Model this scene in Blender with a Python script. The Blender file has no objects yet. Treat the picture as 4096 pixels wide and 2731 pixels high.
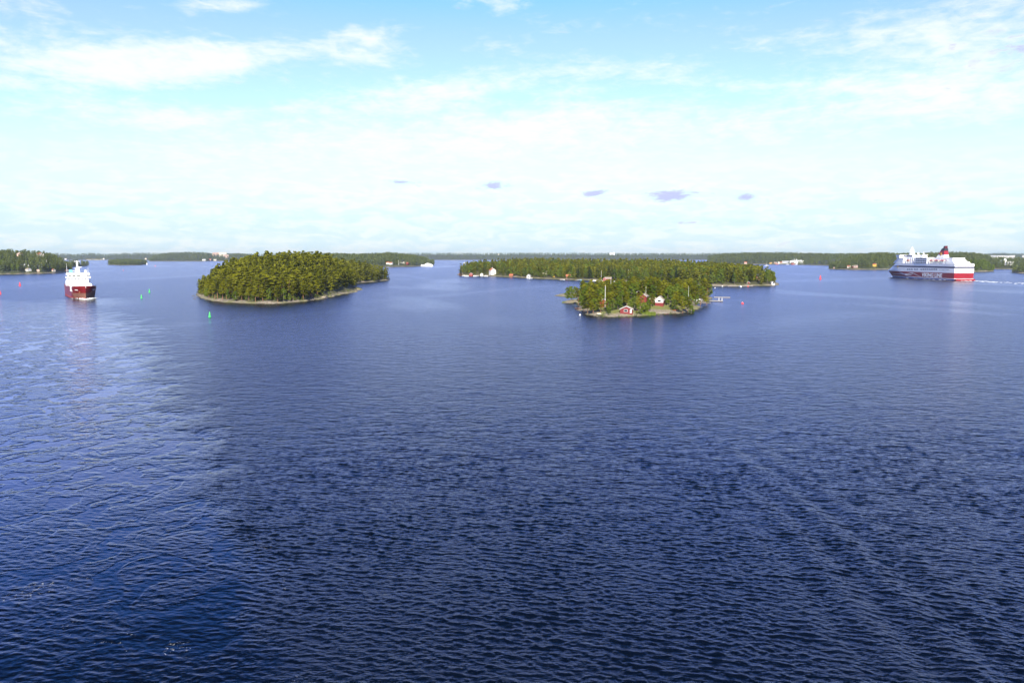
import bpy, bmesh, math, random
import numpy as np
from math import radians as R, sin, cos, tan, atan2, pi, sqrt

# ------------------------------------------------------------------ camera, sky, sun, exposure
S = bpy.context.scene
C = S.collection
H, F, CX, CY = 32.0, 2900.0, 2048.0, 1365.5          # eye height (m), focal length and centre (photo pixels)
PIT = math.atan((CY - 1024.0) / F)                     # the horizon lies on photo row 1024
cam = bpy.data.cameras.new('camera'); camo = bpy.data.objects.new('camera', cam); C.objects.link(camo)
camo.location = (0, 0, H); camo.rotation_euler = (R(90) - PIT, 0, 0)
cam.sensor_width = 36; cam.lens = 36 * F / 4096; cam.clip_start = 0.5; cam.clip_end = 30000
S.camera = camo
S.view_settings.view_transform = 'Standard'; S.view_settings.look = 'None'
S.view_settings.gamma = 1; S.view_settings.exposure = 0.95
SUN_EL, SUN_AZ = 33.0, 181.0                           # azimuth clockwise from +Y: behind the camera, to its right
sl = bpy.data.lights.new('sun', 'SUN'); so = bpy.data.objects.new('sun', sl); C.objects.link(so)
sl.energy = 5.0; sl.angle = R(0.5); sl.color = (1.0, 0.92, 0.72)
so.rotation_euler = (R(90 - SUN_EL), 0, R(180 - SUN_AZ))

def pix_dir(px, py):
    u, v = px - CX, py - CY
    d = np.array([u, F * cos(PIT) - v * sin(PIT), -F * sin(PIT) - v * cos(PIT)])
    return d / np.linalg.norm(d)
def G(px, py, z=0.0):                                  # the point on level z seen at a photo pixel
    d = pix_dir(px, py); t = (z - H) / d[2]
    return (d[0] * t, d[1] * t)
def at(px, D, py=1100):                                # lateral position at forward distance D
    d = pix_dir(px, py); return d[0] / d[1] * D
def zat(py, D):                                        # height seen at a photo row at forward distance D
    d = pix_dir(CX, py); return H + d[2] / d[1] * D

class NT:                                              # small helper for node trees
    def __init__(s, tree): s.t = tree; s.t.nodes.clear()
    def n(s, typ, **kw):
        nd = s.t.nodes.new(typ)
        for k, v in kw.items():
            if k == 'ins':
                for i, x in v.items():
                    if hasattr(x, 'is_output') or isinstance(x, bpy.types.NodeSocket): s.t.links.new(x, nd.inputs[i])
                    else: nd.inputs[i].default_value = x
            else: setattr(nd, k, v)
        return nd
    def m(s, op, a, b=None, c=None, clamp=False):
        nd = s.t.nodes.new('ShaderNodeMath'); nd.operation = op; nd.use_clamp = clamp
        for i, x in enumerate((a, b, c)):
            if x is None: continue
            if isinstance(x, bpy.types.NodeSocket): s.t.links.new(x, nd.inputs[i])
            else: nd.inputs[i].default_value = x
        return nd.outputs[0]
    def mix(s, f, a, b):
        nd = s.t.nodes.new('ShaderNodeMix'); nd.data_type = 'RGBA'
        for i, x in ((0, f), (6, a), (7, b)):
            if isinstance(x, bpy.types.NodeSocket): s.t.links.new(x, nd.inputs[i])
            else: nd.inputs[i].default_value = x if i == 0 else (tuple(x) + (1,))[:4]
        return nd.outputs[2]
    def step(s, x, a, b):
        nd = s.t.nodes.new('ShaderNodeMapRange'); nd.interpolation_type = 'SMOOTHSTEP'
        s.t.links.new(x, nd.inputs[0]); nd.inputs[1].default_value = a; nd.inputs[2].default_value = b
        return nd.outputs[0]
    def link(s, a, b): s.t.links.new(a, b)

W = bpy.data.worlds.new('World'); S.world = W; W.use_nodes = True
SKY_STRENGTH = 0.088
def build_world():
    n = NT(W.node_tree)
    sky = n.n('ShaderNodeTexSky', sky_type='NISHITA', sun_disc=False)
    sky.sun_elevation = R(SUN_EL); sky.sun_rotation = R(SUN_AZ); sky.altitude = 0
    sky.air_density = 1.0; sky.dust_density = 0.6; sky.ozone_density = 2.0
    g = n.n('ShaderNodeTexCoord'); sep = n.n('ShaderNodeSeparateXYZ', ins={0: g.outputs['Generated']})
    az = n.m('MULTIPLY', n.m('ARCTAN2', sep.outputs[0], sep.outputs[1]), 57.2958)
    el = n.m('MULTIPLY', n.m('ARCSINE', sep.outputs[2]), 57.2958)
    # a cloud layer: noise in azimuth / elevation, drawn out sideways, thicker where the cloud banks lie
    vec = n.n('ShaderNodeCombineXYZ', ins={0: az, 1: n.m('MULTIPLY', el, 2.6), 2: 0.0}).outputs[0]
    n1 = n.n('ShaderNodeTexNoise', ins={'Vector': vec, 'Scale': 0.19, 'Detail': 9.0, 'Roughness': 0.62, 'Distortion': 0.5}).outputs[0]
    vec2 = n.n('ShaderNodeCombineXYZ', ins={0: az, 1: n.m('MULTIPLY', el, 4.5), 2: 7.3}).outputs[0]
    n2 = n.n('ShaderNodeTexNoise', ins={'Vector': vec2, 'Scale': 0.33, 'Detail': 7.0, 'Roughness': 0.6, 'Distortion': 0.8}).outputs[0]
    n3 = n.n('ShaderNodeTexNoise', ins={'Vector': vec, 'Scale': 0.62, 'Detail': 8.0, 'Roughness': 0.62, 'Distortion': 0.4}).outputs[0]
    nz = n.m('ADD', n.m('ADD', n.m('MULTIPLY', n1, 0.42), n.m('MULTIPLY', n2, 0.28)), n.m('MULTIPLY', n3, 0.40))
    def blob(x, y, rx, ry, rot, amp):
        K = 4096 / 2352
        d = pix_dir(x * K, y * K); a0 = math.degrees(atan2(d[0], d[1])); e0 = math.degrees(math.asin(d[2]))
        ra, re = rx * K / F * 57.3, ry * K / F * 57.3
        dx = n.m('SUBTRACT', az, a0); dy = n.m('SUBTRACT', el, e0)
        c, s_ = cos(R(rot)), sin(R(rot))
        xr = n.m('SUBTRACT', n.m('MULTIPLY', dx, c / ra), n.m('MULTIPLY', dy, s_ / ra))
        yr = n.m('ADD', n.m('MULTIPLY', dx, s_ / re), n.m('MULTIPLY', dy, c / re))
        r2 = n.m('ADD', n.m('MULTIPLY', xr, xr), n.m('MULTIPLY', yr, yr))
        return n.m('MULTIPLY', n.m('EXPONENT', n.m('MULTIPLY', r2, -1.0)), amp)
    def total(lst):
        s_ = None
        for b in lst:
            v = blob(*b); s_ = v if s_ is None else n.m('ADD', s_, v)
        return s_
    white = total(CLOUD_BANKS); grey = total(GREY_CLOUDS)
    dens = n.m('MULTIPLY', n.step(n.m('ADD', nz, n.m('MULTIPLY', white, .66)), 0.59, 0.96), n.m('SUBTRACT', 1.0, n.step(el, 18.5, 27.0)))
    low = n.step(el, 9.5, 2.0)                          # thin veil thickening towards the horizon
    veil = n.m('MULTIPLY', low, 0.90)
    thick = n.m('MAXIMUM', n.m('MULTIPLY', dens, 0.92), veil)
    k = 1.0 / SKY_STRENGTH
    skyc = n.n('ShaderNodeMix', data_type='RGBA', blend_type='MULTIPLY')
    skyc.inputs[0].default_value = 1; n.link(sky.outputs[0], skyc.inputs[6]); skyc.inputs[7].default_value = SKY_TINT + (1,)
    upper_tint = n.mix(n.step(el, 15.0, 24.0), (1, 1, 1), (.30, 1.08, 1.32)); upper_tint = n.mix(n.step(el, 18.5, 31.0), upper_tint, (.016, .036, .060))   # sky above the view shaped for the water's reflections: blue band, then near black
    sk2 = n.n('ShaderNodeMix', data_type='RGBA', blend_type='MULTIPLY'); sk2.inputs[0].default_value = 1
    n.link(skyc.outputs[2], sk2.inputs[6]); n.link(upper_tint, sk2.inputs[7])
    streak = n.step(n.m('ADD', n.m('MULTIPLY', n2, .6), n.m('MULTIPLY', n3, .4)), .42, .60)
    vc = n.mix(streak, tuple(c * k for c in VEIL_BLUE), tuple(c * k for c in VEIL))
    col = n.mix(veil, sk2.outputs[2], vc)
    col = n.mix(n.m('MULTIPLY', dens, 0.92), col, tuple(c * k for c in CLOUD_WHITE))
    gd = n.step(n.m('ADD', n.m('MULTIPLY', n.m('SUBTRACT', n3, .5), 1.3), grey), 0.17, 0.50)
    col = n.mix(n.m('MULTIPLY', gd, 0.85), col, tuple(c * k for c in CLOUD_GREY))
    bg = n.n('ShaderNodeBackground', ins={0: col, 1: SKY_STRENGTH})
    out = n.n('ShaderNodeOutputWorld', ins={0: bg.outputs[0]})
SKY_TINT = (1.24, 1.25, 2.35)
VEIL = (0.462, 0.522, 0.495); VEIL_BLUE = (0.365, 0.475, 0.485); CLOUD_WHITE = (0.54, 0.565, 0.565); CLOUD_GREY = (0.30, 0.31, 0.47)
CLOUD_BANKS = [(215, 140, 300, 48, -7, .42), (330, 170, 200, 40, -9, .2), (600, 130, 150, 24, -14, .3), (450, 105, 60, 18, 0, .25), (840, 85, 75, 22, 0, .34),
    (850, 132, 120, 22, 0, .38), (990, 218, 300, 38, -9, .42), (1250, 270, 250, 40, -6, .3), (1330, 320, 600, 60, -3, .36),
    (240, 255, 130, 32, 0, .26), (410, 275, 90, 18, -4, .34), (600, 250, 100, 12, -6, .22), (640, 330, 350, 40, -4, .25), (520, 12, 80, 16, -8, .38), (40, 15, 120, 22, 0, .2), (1140, 10, 100, 22, 0, .3), (1115, 98, 50, 18, 0, .24),
    (1500, 150, 170, 20, 6, .22), (1450, 178, 160, 14, 6, .25), (1350, 207, 60, 9, 0, .25), (1850, 200, 130, 12, 4, .2), (1900, 90, 150, 22, 0, .17), (2220, 70, 260, 75, 0, .34), (2250, 190, 260, 60, 0, .26), (2150, 260, 240, 40, 0, .2), (1450, 60, 200, 22, 0, .1)]
GREY_CLOUDS = [(1140, 427, 40, 10, 0, .55), (1541, 449, 62, 11, 0, .62), (1368, 442, 32, 8, -8, .55), (1710, 454, 21, 10, 0, .6), (930, 419, 42, 7, 0, .38), (1575, 512, 36, 4, 0, .3), (2330, 110, 120, 40, 0, .22)]
build_world()

# ------------------------------------------------------------------ object helpers
def tag(o, label=None, cat=None, group=None, kind=None):
    if label: o['label'] = label
    if cat: o['category'] = cat
    if group: o['group'] = group
    if kind: o['kind'] = kind
    return o
def empty(name, loc, rz=0.0, label=None, cat=None, group=None):
    o = bpy.data.objects.new(name, None); C.objects.link(o); o.empty_display_size = 0.5
    o.location = loc; o.rotation_euler = (0, 0, rz)
    return tag(o, label, cat, group)
def link_mesh(name, me, parent=None, mats=()):
    for m in mats: me.materials.append(m)
    o = bpy.data.objects.new(name, me); C.objects.link(o)
    if parent is not None: o.parent = parent
    return o
def copy_tree(o, parent=None):
    c = o.copy(); C.objects.link(c)
    if parent is not None: c.parent = parent
    for ch in list(o.children): copy_tree(ch, c)
    return c
def arr_mesh(name, V, Fq, smooth=False, attrs=None):
    me = bpy.data.meshes.new(name); V = np.asarray(V, np.float32); Fq = np.asarray(Fq, np.int32)
    k = Fq.shape[1]
    me.vertices.add(len(V)); me.vertices.foreach_set('co', V.ravel())
    me.loops.add(Fq.size); me.loops.foreach_set('vertex_index', Fq.ravel())
    me.polygons.add(len(Fq)); me.polygons.foreach_set('loop_start', np.arange(0, Fq.size, k, dtype=np.int32))
    me.polygons.foreach_set('use_smooth', np.full(len(Fq), smooth))
    for nm, a in (attrs or {}).items():
        at_ = me.attributes.new(nm, 'FLOAT', 'POINT'); at_.data.foreach_set('value', np.asarray(a, np.float32))
    me.update(calc_edges=True)
    return me
class MB:                                              # gathers shapes into one mesh; faces may carry a material index
    def __init__(s): s.v = []; s.f = []; s.mi = []
    def add(s, vs, fs, mi=0):
        b = len(s.v); s.v += [tuple(map(float, p)) for p in vs]
        for f in fs: s.f.append([i + b for i in f]); s.mi.append(mi)
        return s
    def box(s, x0, x1, y0, y1, z0, z1, mi=0):
        return s.add([(x0, y0, z0), (x1, y0, z0), (x1, y1, z0), (x0, y1, z0), (x0, y0, z1), (x1, y0, z1), (x1, y1, z1), (x0, y1, z1)],
                     [(0, 3, 2, 1), (4, 5, 6, 7), (0, 1, 5, 4), (1, 2, 6, 5), (2, 3, 7, 6), (3, 0, 4, 7)], mi)
    def frustum(s, b0, b1, mi=0):                       # bottom rect (x0,x1,y0,y1,z) to top rect
        x0, x1, y0, y1, z0 = b0; X0, X1, Y0, Y1, z1 = b1
        return s.add([(x0, y0, z0), (x1, y0, z0), (x1, y1, z0), (x0, y1, z0), (X0, Y0, z1), (X1, Y0, z1), (X1, Y1, z1), (X0, Y1, z1)],
                     [(0, 3, 2, 1), (4, 5, 6, 7), (0, 1, 5, 4), (1, 2, 6, 5), (2, 3, 7, 6), (3, 0, 4, 7)], mi)
    def prism(s, poly, axis, a, b, mi=0):               # a polygon drawn out along an axis
        n = len(poly)
        def P(p, t): return {'x': (t, p[0], p[1]), 'y': (p[0], t, p[1]), 'z': (p[0], p[1], t)}[axis]
        vs = [P(p, a) for p in poly] + [P(p, b) for p in poly]
        fs = [tuple(range(n))[::-1], tuple(range(n, 2 * n))] + [(i, (i + 1) % n, (i + 1) % n + n, i + n) for i in range(n)]
        return s.add(vs, fs, mi)
    def tube(s, p0, p1, r0, r1=None, n=8, mi=0):
        r1 = r0 if r1 is None else r1
        a, b = np.array(p0, float), np.array(p1, float); d = b - a; d /= np.linalg.norm(d)
        u = np.cross(d, (0, 0, 1) if abs(d[2]) < .9 else (1, 0, 0)); u /= np.linalg.norm(u); w = np.cross(d, u)
        vs = []
        for c, r in ((a, r0), (b, r1)):
            for i in range(n):
                t = 2 * pi * i / n; vs.append(c + r * (u * cos(t) + w * sin(t)))
        fs = [(i, (i + 1) % n, (i + 1) % n + n, i + n) for i in range(n)] + [tuple(range(n))[::-1], tuple(range(n, 2 * n))]
        return s.add(vs, fs, mi)
    def lathe(s, prof, c=(0, 0, 0), n=12, mi=0):        # profile of (radius, z)
        vs = []; fs = []
        for r, z in prof:
            for i in range(n):
                t = 2 * pi * i / n; vs.append((c[0] + r * cos(t), c[1] + r * sin(t), c[2] + z))
        for j in range(len(prof) - 1):
            for i in range(n): fs.append((j * n + i, j * n + (i + 1) % n, (j + 1) * n + (i + 1) % n, (j + 1) * n + i))
        fs += [tuple(range(n))[::-1], tuple(range((len(prof) - 1) * n, len(prof) * n))]
        return s.add(vs, fs, mi)
    def ball(s, c, r, n=10, mi=0, zs=1.0):
        return s.lathe([(max(r * cos(t), .01), r * zs * sin(t)) for t in np.linspace(-pi / 2, pi / 2, 7)], c, n, mi)
    def loft(s, secs, mi=0, cap=True, close=False):     # sections: equal-length point lists
        n = len(secs[0]); vs = [p for q in secs for p in q]; fs = []
        for j in range(len(secs) - 1):
            for i in range(n if close else n - 1):
                k = (i + 1) % n; fs.append((j * n + i, j * n + k, (j + 1) * n + k, (j + 1) * n + i))
        if cap: fs += [tuple(range(n))[::-1], tuple(range((len(secs) - 1) * n, len(secs) * n))]
        return s.add(vs, fs, mi)
    def build(s, name, mats, parent=None, bevel=0.0, smooth=False):
        me = bpy.data.meshes.new(name); me.from_pydata(s.v, [], s.f)
        mats = mats if isinstance(mats, (list, tuple)) else [mats]
        bm = bmesh.new(); bm.from_mesh(me); bm.faces.ensure_lookup_table()
        for f, m in zip(bm.faces, s.mi): f.material_index = m; f.smooth = smooth
        bmesh.ops.remove_doubles(bm, verts=bm.verts, dist=1e-5) if smooth else None
        bmesh.ops.recalc_face_normals(bm, faces=bm.faces)
        if bevel: bmesh.ops.bevel(bm, geom=[e for e in bm.edges if e.is_manifold and e.calc_face_angle(0) > .5], offset=bevel, segments=1, affect='EDGES')
        bm.to_mesh(me); bm.free()
        return link_mesh(name, me, parent, mats)
def letters(name, text, mat, parent, loc, rot, size, sx=1.0, depth=0.05):
    cu = bpy.data.curves.new(name, 'FONT'); cu.body = text; cu.size = size; cu.extrude = depth; cu.offset = size * 0.03
    cu.align_x = 'CENTER'; cu.align_y = 'BOTTOM_BASELINE' if False else 'BOTTOM'
    tmp = bpy.data.objects.new(name, cu); C.objects.link(tmp)
    dg = bpy.context.evaluated_depsgraph_get(); me = bpy.data.meshes.new_from_object(tmp.evaluated_get(dg))
    bpy.data.objects.remove(tmp)
    o = link_mesh(name, me, parent); me.materials.clear(); me.materials.append(mat)
    o.location = loc; o.rotation_euler = rot; o.scale = (sx, 1, 1)
    return o

# ------------------------------------------------------------------ noise for terrain and water
def _hash(ix, iy, seed):
    h = (ix.astype(np.int64) * 374761393 + iy.astype(np.int64) * 668265263 + seed * 1442695041) & 0xffffffff
    h = ((h ^ (h >> 13)) * 1274126177) & 0xffffffff
    return h ^ (h >> 16)
def pnoise(x, y, seed=0):                              # gradient noise, about -0.7..0.7
    x = np.asarray(x, float); y = np.asarray(y, float)
    ix, iy = np.floor(x), np.floor(y); fx, fy = x - ix, y - iy
    ix = ix.astype(np.int64); iy = iy.astype(np.int64)
    u, v = fx * fx * fx * (fx * (fx * 6 - 15) + 10), fy * fy * fy * (fy * (fy * 6 - 15) + 10)
    def g(a, b):
        t = _hash(ix + a, iy + b, seed) * (2 * pi / 4294967296.0)
        return np.cos(t) * (fx - a) + np.sin(t) * (fy - b)
    return (g(0, 0) * (1 - u) + g(1, 0) * u) * (1 - v) + (g(0, 1) * (1 - u) + g(1, 1) * u) * v
def fbm(x, y, seed=0, octv=4, gain=.5):
    s = 0; a = 1.0
    for o in range(octv): s = s + a * pnoise(x * 2 ** o, y * 2 ** o, seed + o * 17); a *= gain
    return s
def sstep(a, b, x): t = np.clip((x - a) / (b - a), 0, 1); return t * t * (3 - 2 * t)
def poly_sd(poly, x, y):                               # signed distance, positive inside
    P = np.array(poly); x = np.asarray(x, float); y = np.asarray(y, float)
    d = np.full(x.shape, 1e18); inside = np.zeros(x.shape, bool); n = len(P)
    for i in range(n):
        a, b = P[i], P[(i + 1) % n]; e = b - a
        t = np.clip(((x - a[0]) * e[0] + (y - a[1]) * e[1]) / (e @ e), 0, 1)
        d = np.minimum(d, (x - a[0] - t * e[0]) ** 2 + (y - a[1] - t * e[1]) ** 2)
        c = (a[1] > y) != (b[1] > y)
        if abs(e[1]) > 1e-9: inside ^= c & (x < e[0] * (y - a[1]) / e[1] + a[0])
    return np.where(inside, 1, -1) * np.sqrt(d)

# ------------------------------------------------------------------ materials
def material(name, fn):
    m = bpy.data.materials.new(name); m.use_nodes = True; n = NT(m.node_tree)
    sh = fn(n); out = n.n('ShaderNodeOutputMaterial'); n.link(sh, out.inputs[0]); return m
def paint(name, col, rough=.45, var=.12, scale=.6, metal=0.0):   # a painted or plain surface with slight weathering
    def fn(n):
        g = n.n('ShaderNodeTexCoord')
        t = n.n('ShaderNodeTexNoise', ins={'Vector': g.outputs['Object'], 'Scale': scale, 'Detail': 5.0}).outputs[0]
        c = n.mix(t, tuple(x * (1 - var) for x in col), tuple(min(1, x * (1 + var)) for x in col))
        b = n.n('ShaderNodeBsdfPrincipled', ins={'Base Color': c, 'Roughness': rough, 'Metallic': metal}); return b.outputs[0]
    return material(name, fn)
def planks(name, col, rough=.75, pitch=4.0):           # boarded walls
    def fn(n):
        g = n.n('ShaderNodeTexCoord')
        w = n.n('ShaderNodeTexWave', wave_type='BANDS', bands_direction='DIAGONAL', ins={'Vector': g.outputs['Object'], 'Scale': pitch, 'Distortion': .4}).outputs['Fac']
        t = n.n('ShaderNodeTexNoise', ins={'Vector': g.outputs['Object'], 'Scale': .9, 'Detail': 5.0}).outputs[0]
        f = n.m('ADD', n.m('MULTIPLY', w, .35), n.m('MULTIPLY', t, .65))
        c = n.mix(f, tuple(x * .75 for x in col), tuple(min(1, x * 1.2) for x in col))
        return n.n('ShaderNodeBsdfPrincipled', ins={'Base Color': c, 'Roughness': rough}).outputs[0]
    return material(name, fn)
def foliage(name, dark, light, use_attr=False, trans=.25):
    def fn(n):
        if use_attr:
            r = n.n('ShaderNodeAttribute', attribute_name='tint').outputs['Fac']
        else: r = n.n('ShaderNodeObjectInfo').outputs['Random']
        geo = n.n('ShaderNodeNewGeometry'); isl = geo.outputs['Random Per Island']
        t = n.n('ShaderNodeTexNoise', ins={'Vector': geo.outputs['Position'], 'Scale': .11, 'Detail': 3.0}).outputs[0]
        f = n.m('ADD', n.m('MULTIPLY', r, .55), n.m('ADD', n.m('MULTIPLY', isl, .25), n.m('MULTIPLY', n.m('SUBTRACT', t, .5), .9)), clamp=True)
        c = n.mix(f, dark, light)
        d = n.n('ShaderNodeBsdfDiffuse', ins={0: c}).outputs[0]
        tr = n.n('ShaderNodeBsdfTranslucent', ins={0: n.mix(.5, c, (.20, .24, .03))}).outputs[0]
        x = n.n('ShaderNodeMixShader', ins={0: trans, 1: d, 2: tr}); return x.outputs[0]
    return material(name, fn)
M = {}
M['pine'] = foliage('pine_needles', (.045, .055, .005), (.265, .262, .018), trans=.2)
M['pine_far'] = foliage('pine_needles_far', (.045, .055, .005), (.25, .252, .022), True, trans=.2)
M['leaf'] = foliage('broad_leaves', (.06, .10, .012), (.20, .25, .03), trans=.32)
M['leaf_far'] = foliage('broad_leaves_far', (.05, .085, .012), (.19, .25, .035), True)
M['wood_far'] = foliage('mixed_woods_far', (.065, .09, .03), (.185, .215, .065), True, trans=.15)  # colours lightened to stand in for more distance haze over the shores
M['spruce'] = foliage('spruce_needles', (.022, .036, .012), (.055, .07, .02), trans=.15)
M['bark'] = paint('pine_bark', (.22, .115, .06), .9, .45, 1.2)
M['bark_grey'] = paint('grey_bark', (.20, .17, .14), .9, .4, 1.5)
M['white'] = paint('white_paint', (.85, .85, .83), .4, .04)
M['white_wood'] = paint('white_woodwork', (.60, .59, .56), .6, .05)
M['cream'] = paint('cream_render', (.62, .55, .43), .8, .08)
M['pink'] = paint('pale_pink_render', (.46, .32, .26), .8, .08)
M['yellow'] = paint('yellow_boards', (.70, .42, .07), .7, .1)
M['red_wood'] = planks('red_boards', (.16, .014, .016))
M['red_bright'] = planks('bright_red_boards', (.32, .035, .022))
M['brown_wood'] = planks('brown_boards', (.16, .075, .04))
M['grey_wood'] = planks('weathered_boards', (.34, .31, .27))
M['tile'] = planks('clay_roof_tiles', (.42, .13, .065), .8, 6)
M['felt'] = paint('grey_brown_roof_felt', (.27, .23, .20), .9, .25, 1.5)
M['slate'] = paint('dark_roof', (.07, .07, .08), .7, .2, 1.0)
M['roof_grey'] = paint('grey_sheet_roof', (.33, .35, .38), .55, .12, .6)
M['glass'] = paint('window_glass', (.02, .025, .035), .08, .2)
M['hull_red'] = paint('deep_red_hull_paint', (.25, .004, .010), .42, .08, .08)
M['maroon'] = paint('maroon_paint', (.085, .004, .010), .4, .1)
M['navy'] = paint('navy_paint', (.012, .014, .07), .35, .1)
M['blue'] = paint('blue_bottom_paint', (.012, .03, .20), .35, .1)
M['black'] = paint('black_paint', (.012, .012, .016), .5, .2)
M['ship_grey'] = paint('grey_deck_paint', (.42, .44, .46), .6, .1)
M['orange'] = paint('orange_paint', (.75, .12, .015), .4, .08)
M['gold'] = paint('gold_paint', (.55, .36, .05), .4, .1)
M['cargo_red'] = paint('dark_red_ship_paint', (.17, .006, .008), .38, .12, .25)
M['rust'] = paint('worn_red_brown_bottom', (.20, .085, .055), .7, .4, .35)
M['hay'] = paint('dry_meadow', (.34, .31, .15), .9, .15, .05)
M['buoy_green'] = paint('fluorescent_green_paint', (.06, .58, .12), .4, .08)
M['buoy_red'] = paint('fluorescent_red_paint', (.82, .055, .05), .4, .08)
M['cyan'] = paint('pale_blue_paint', (.16, .42, .62), .5, .1)
M['steel'] = paint('galvanised_steel', (.5, .52, .55), .4, .1)
def rockland(name, zrock, zsoft, soil=((.055, .060, .022), (.13, .12, .045))):     # pale granite by the water, heath and forest floor above it
    def fn(n):
        geo = n.n('ShaderNodeNewGeometry'); z = n.n('ShaderNodeSeparateXYZ', ins={0: geo.outputs['Position']}).outputs[2]
        p = geo.outputs['Position']
        t1 = n.n('ShaderNodeTexNoise', ins={'Vector': p, 'Scale': .075, 'Detail': 7.0, 'Roughness': .68}).outputs[0]
        t2 = n.n('ShaderNodeTexNoise', ins={'Vector': p, 'Scale': .7, 'Detail': 5.0, 'Roughness': .7}).outputs[0]
        vor = n.n('ShaderNodeTexVoronoi', feature='DISTANCE_TO_EDGE', ins={'Vector': p, 'Scale': .35}).outputs[0]
        rock = n.mix(n.step(t2, .3, .7), (.12, .10, .075), (.34, .29, .235))
        rock = n.mix(n.m('MULTIPLY', n.step(vor, .08, .0), .6), rock, (.13, .115, .10))
        rock = n.mix(n.m('MULTIPLY', n.step(t1, .46, .60), .85), rock, (.17, .18, .06))   # lichen and tufts
        wet = n.step(z, .55, .05); rock = n.mix(n.m('MULTIPLY', wet, .75), rock, (.07, .065, .03))
        so_ = n.mix(t2, *soil)
        f = n.step(n.m('ADD', z, n.m('MULTIPLY', n.m('SUBTRACT', t1, .5), zsoft * 7)), zrock - zsoft, zrock + zsoft)
        c = n.mix(f, rock, so_)
        bu = n.n('ShaderNodeBump', ins={'Height': n.m('ADD', t2, vor), 'Strength': .7, 'Distance': .6})
        return n.n('ShaderNodeBsdfPrincipled', ins={'Base Color': c, 'Roughness': .9, 'Normal': bu.outputs[0]}).outputs[0]
    return material(name, fn)
M['rockland'] = rockland('granite_and_heath', 1.2, .7, ((.035, .042, .014), (.08, .075, .028)))
M['farland'] = rockland('far_shore_ground', 1.3, .8, ((.025, .035, .012), (.05, .06, .02)))
M['meadow'] = rockland('rock_and_grass', 1.7, .8, ((.085, .11, .028), (.22, .22, .06)))

# ------------------------------------------------------------------ trees
def quads(cen, nor, size, rng, aspect=.6):
    k = len(cen); t = rng.normal(size=(k, 3)); nor = nor / np.linalg.norm(nor, axis=1, keepdims=True)
    t -= (t * nor).sum(1, keepdims=True) * nor; t /= np.linalg.norm(t, axis=1, keepdims=True); b = np.cross(nor, t)
    s = size[:, None]; a = s * aspect * rng.uniform(.7, 1.3, (k, 1))
    V = np.stack([cen - t * s, cen - b * a, cen + t * s, cen + b * a], 1).reshape(-1, 3)
    return V, np.arange(4 * k).reshape(-1, 4)
def clump_crown(clumps, per, lsize, rng, up=.30, jit=.28):   # clumps: (x,y,z,rx,rz)
    Vs = []; n = 0
    cl = np.array(clumps)
    k = per * len(cl); idx = np.repeat(np.arange(len(cl)), per)
    d = rng.normal(size=(k, 3)); d /= np.linalg.norm(d, axis=1, keepdims=True); d[:, 2] = np.where(d[:, 2] < -.3, -d[:, 2], d[:, 2])
    rad = rng.uniform(.55, 1.08, (k, 1)) ** .6
    ax = np.stack([cl[idx, 3], cl[idx, 3], cl[idx, 4]], 1)
    cen = cl[idx, :3] + d * rad * ax
    nor = d / ax; nor /= np.linalg.norm(nor, axis=1, keepdims=True)
    nor = nor + rng.normal(size=(k, 3)) * jit + np.array([0, 0, up])
    return quads(cen, nor, lsize * rng.uniform(.6, 1.35, k), rng)
def pine_shape(seed, h=15.0, per=70, ls=.42, ncl=17, base=None):
    rng = np.random.default_rng(seed); cl = []
    base = base or rng.uniform(.24, .42); bend = rng.normal(size=2) * .5; w = rng.uniform(.85, 1.15)
    for i in range(ncl):
        t = base + (1 - base) * (i + rng.uniform(0, .8)) / ncl
        u = (t - base) / (1 - base)
        Rm = w * (2.6 * (1 - u) ** .48 * min(1, .6 + 1.4 * u) + .25)
        a = i * 2.4 + rng.normal() * .5; r = Rm * rng.uniform(.35, 1.0)
        q = rng.uniform(1.15, 1.8) * (1 - .35 * u)
        cl.append((bend[0] * t + r * cos(a), bend[1] * t + r * sin(a), h * t - .4, q, q * rng.uniform(.38, .6)))
    cl.append((bend[0], bend[1], h - .7, .8, .8))
    return cl, bend, h, base
def trunk_mb(cl, bend, h, base, r=.19, limbs=7, rng=None):
    m = MB(); n = 6; pts = [(bend[0] * t * t, bend[1] * t * t, h * t * .97 - .6 * (t == 0)) for t in np.linspace(0, 1, n)]
    for i in range(n - 1): m.tube(pts[i], pts[i + 1], r * (1 - .8 * i / n), r * (1 - .8 * (i + 1) / n), 6)
    for c in cl[:limbs]:
        t = max(.15, c[2] / h - .05); m.tube((bend[0] * t * t, bend[1] * t * t, h * t), (c[0], c[1], c[2]), .07, .03, 4)
    return m
def leafy_shape(seed, h=11.0, per=60, ls=.42, ncl=20, wide=1.0, low=.18):
    rng = np.random.default_rng(seed); cl = []; bend = rng.normal(size=2) * .3
    for i in range(ncl):
        t = low + (1 - low) * (i + rng.uniform(0, 1)) / ncl; u = (t - low) / (1 - low)
        Rm = wide * h * .24 * (math.sin(pi * min(1, .18 + .8 * u)) ** .8)
        a = i * 2.4 + rng.normal() * .6; r = Rm * rng.uniform(.4, 1.0); q = h * .085 * rng.uniform(.8, 1.3)
        cl.append((bend[0] * t + r * cos(a), bend[1] * t + r * sin(a), h * t - .3, q, q * .8))
    return cl, bend, h, low
def spruce_shape(seed, h=16.0):
    rng = np.random.default_rng(seed); cl = []
    for i in range(22):
        u = i / 22; t = .12 + .86 * u; Rm = 2.6 * (1 - u) + .25
        for k in range(3 if u < .7 else 1):
            a = rng.uniform(0, 6.28); cl.append((Rm * .6 * cos(a), Rm * .6 * sin(a), h * t, Rm * .5 + .25, .45))
    return cl, np.zeros(2), h, .1
PROTO = {}
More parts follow.
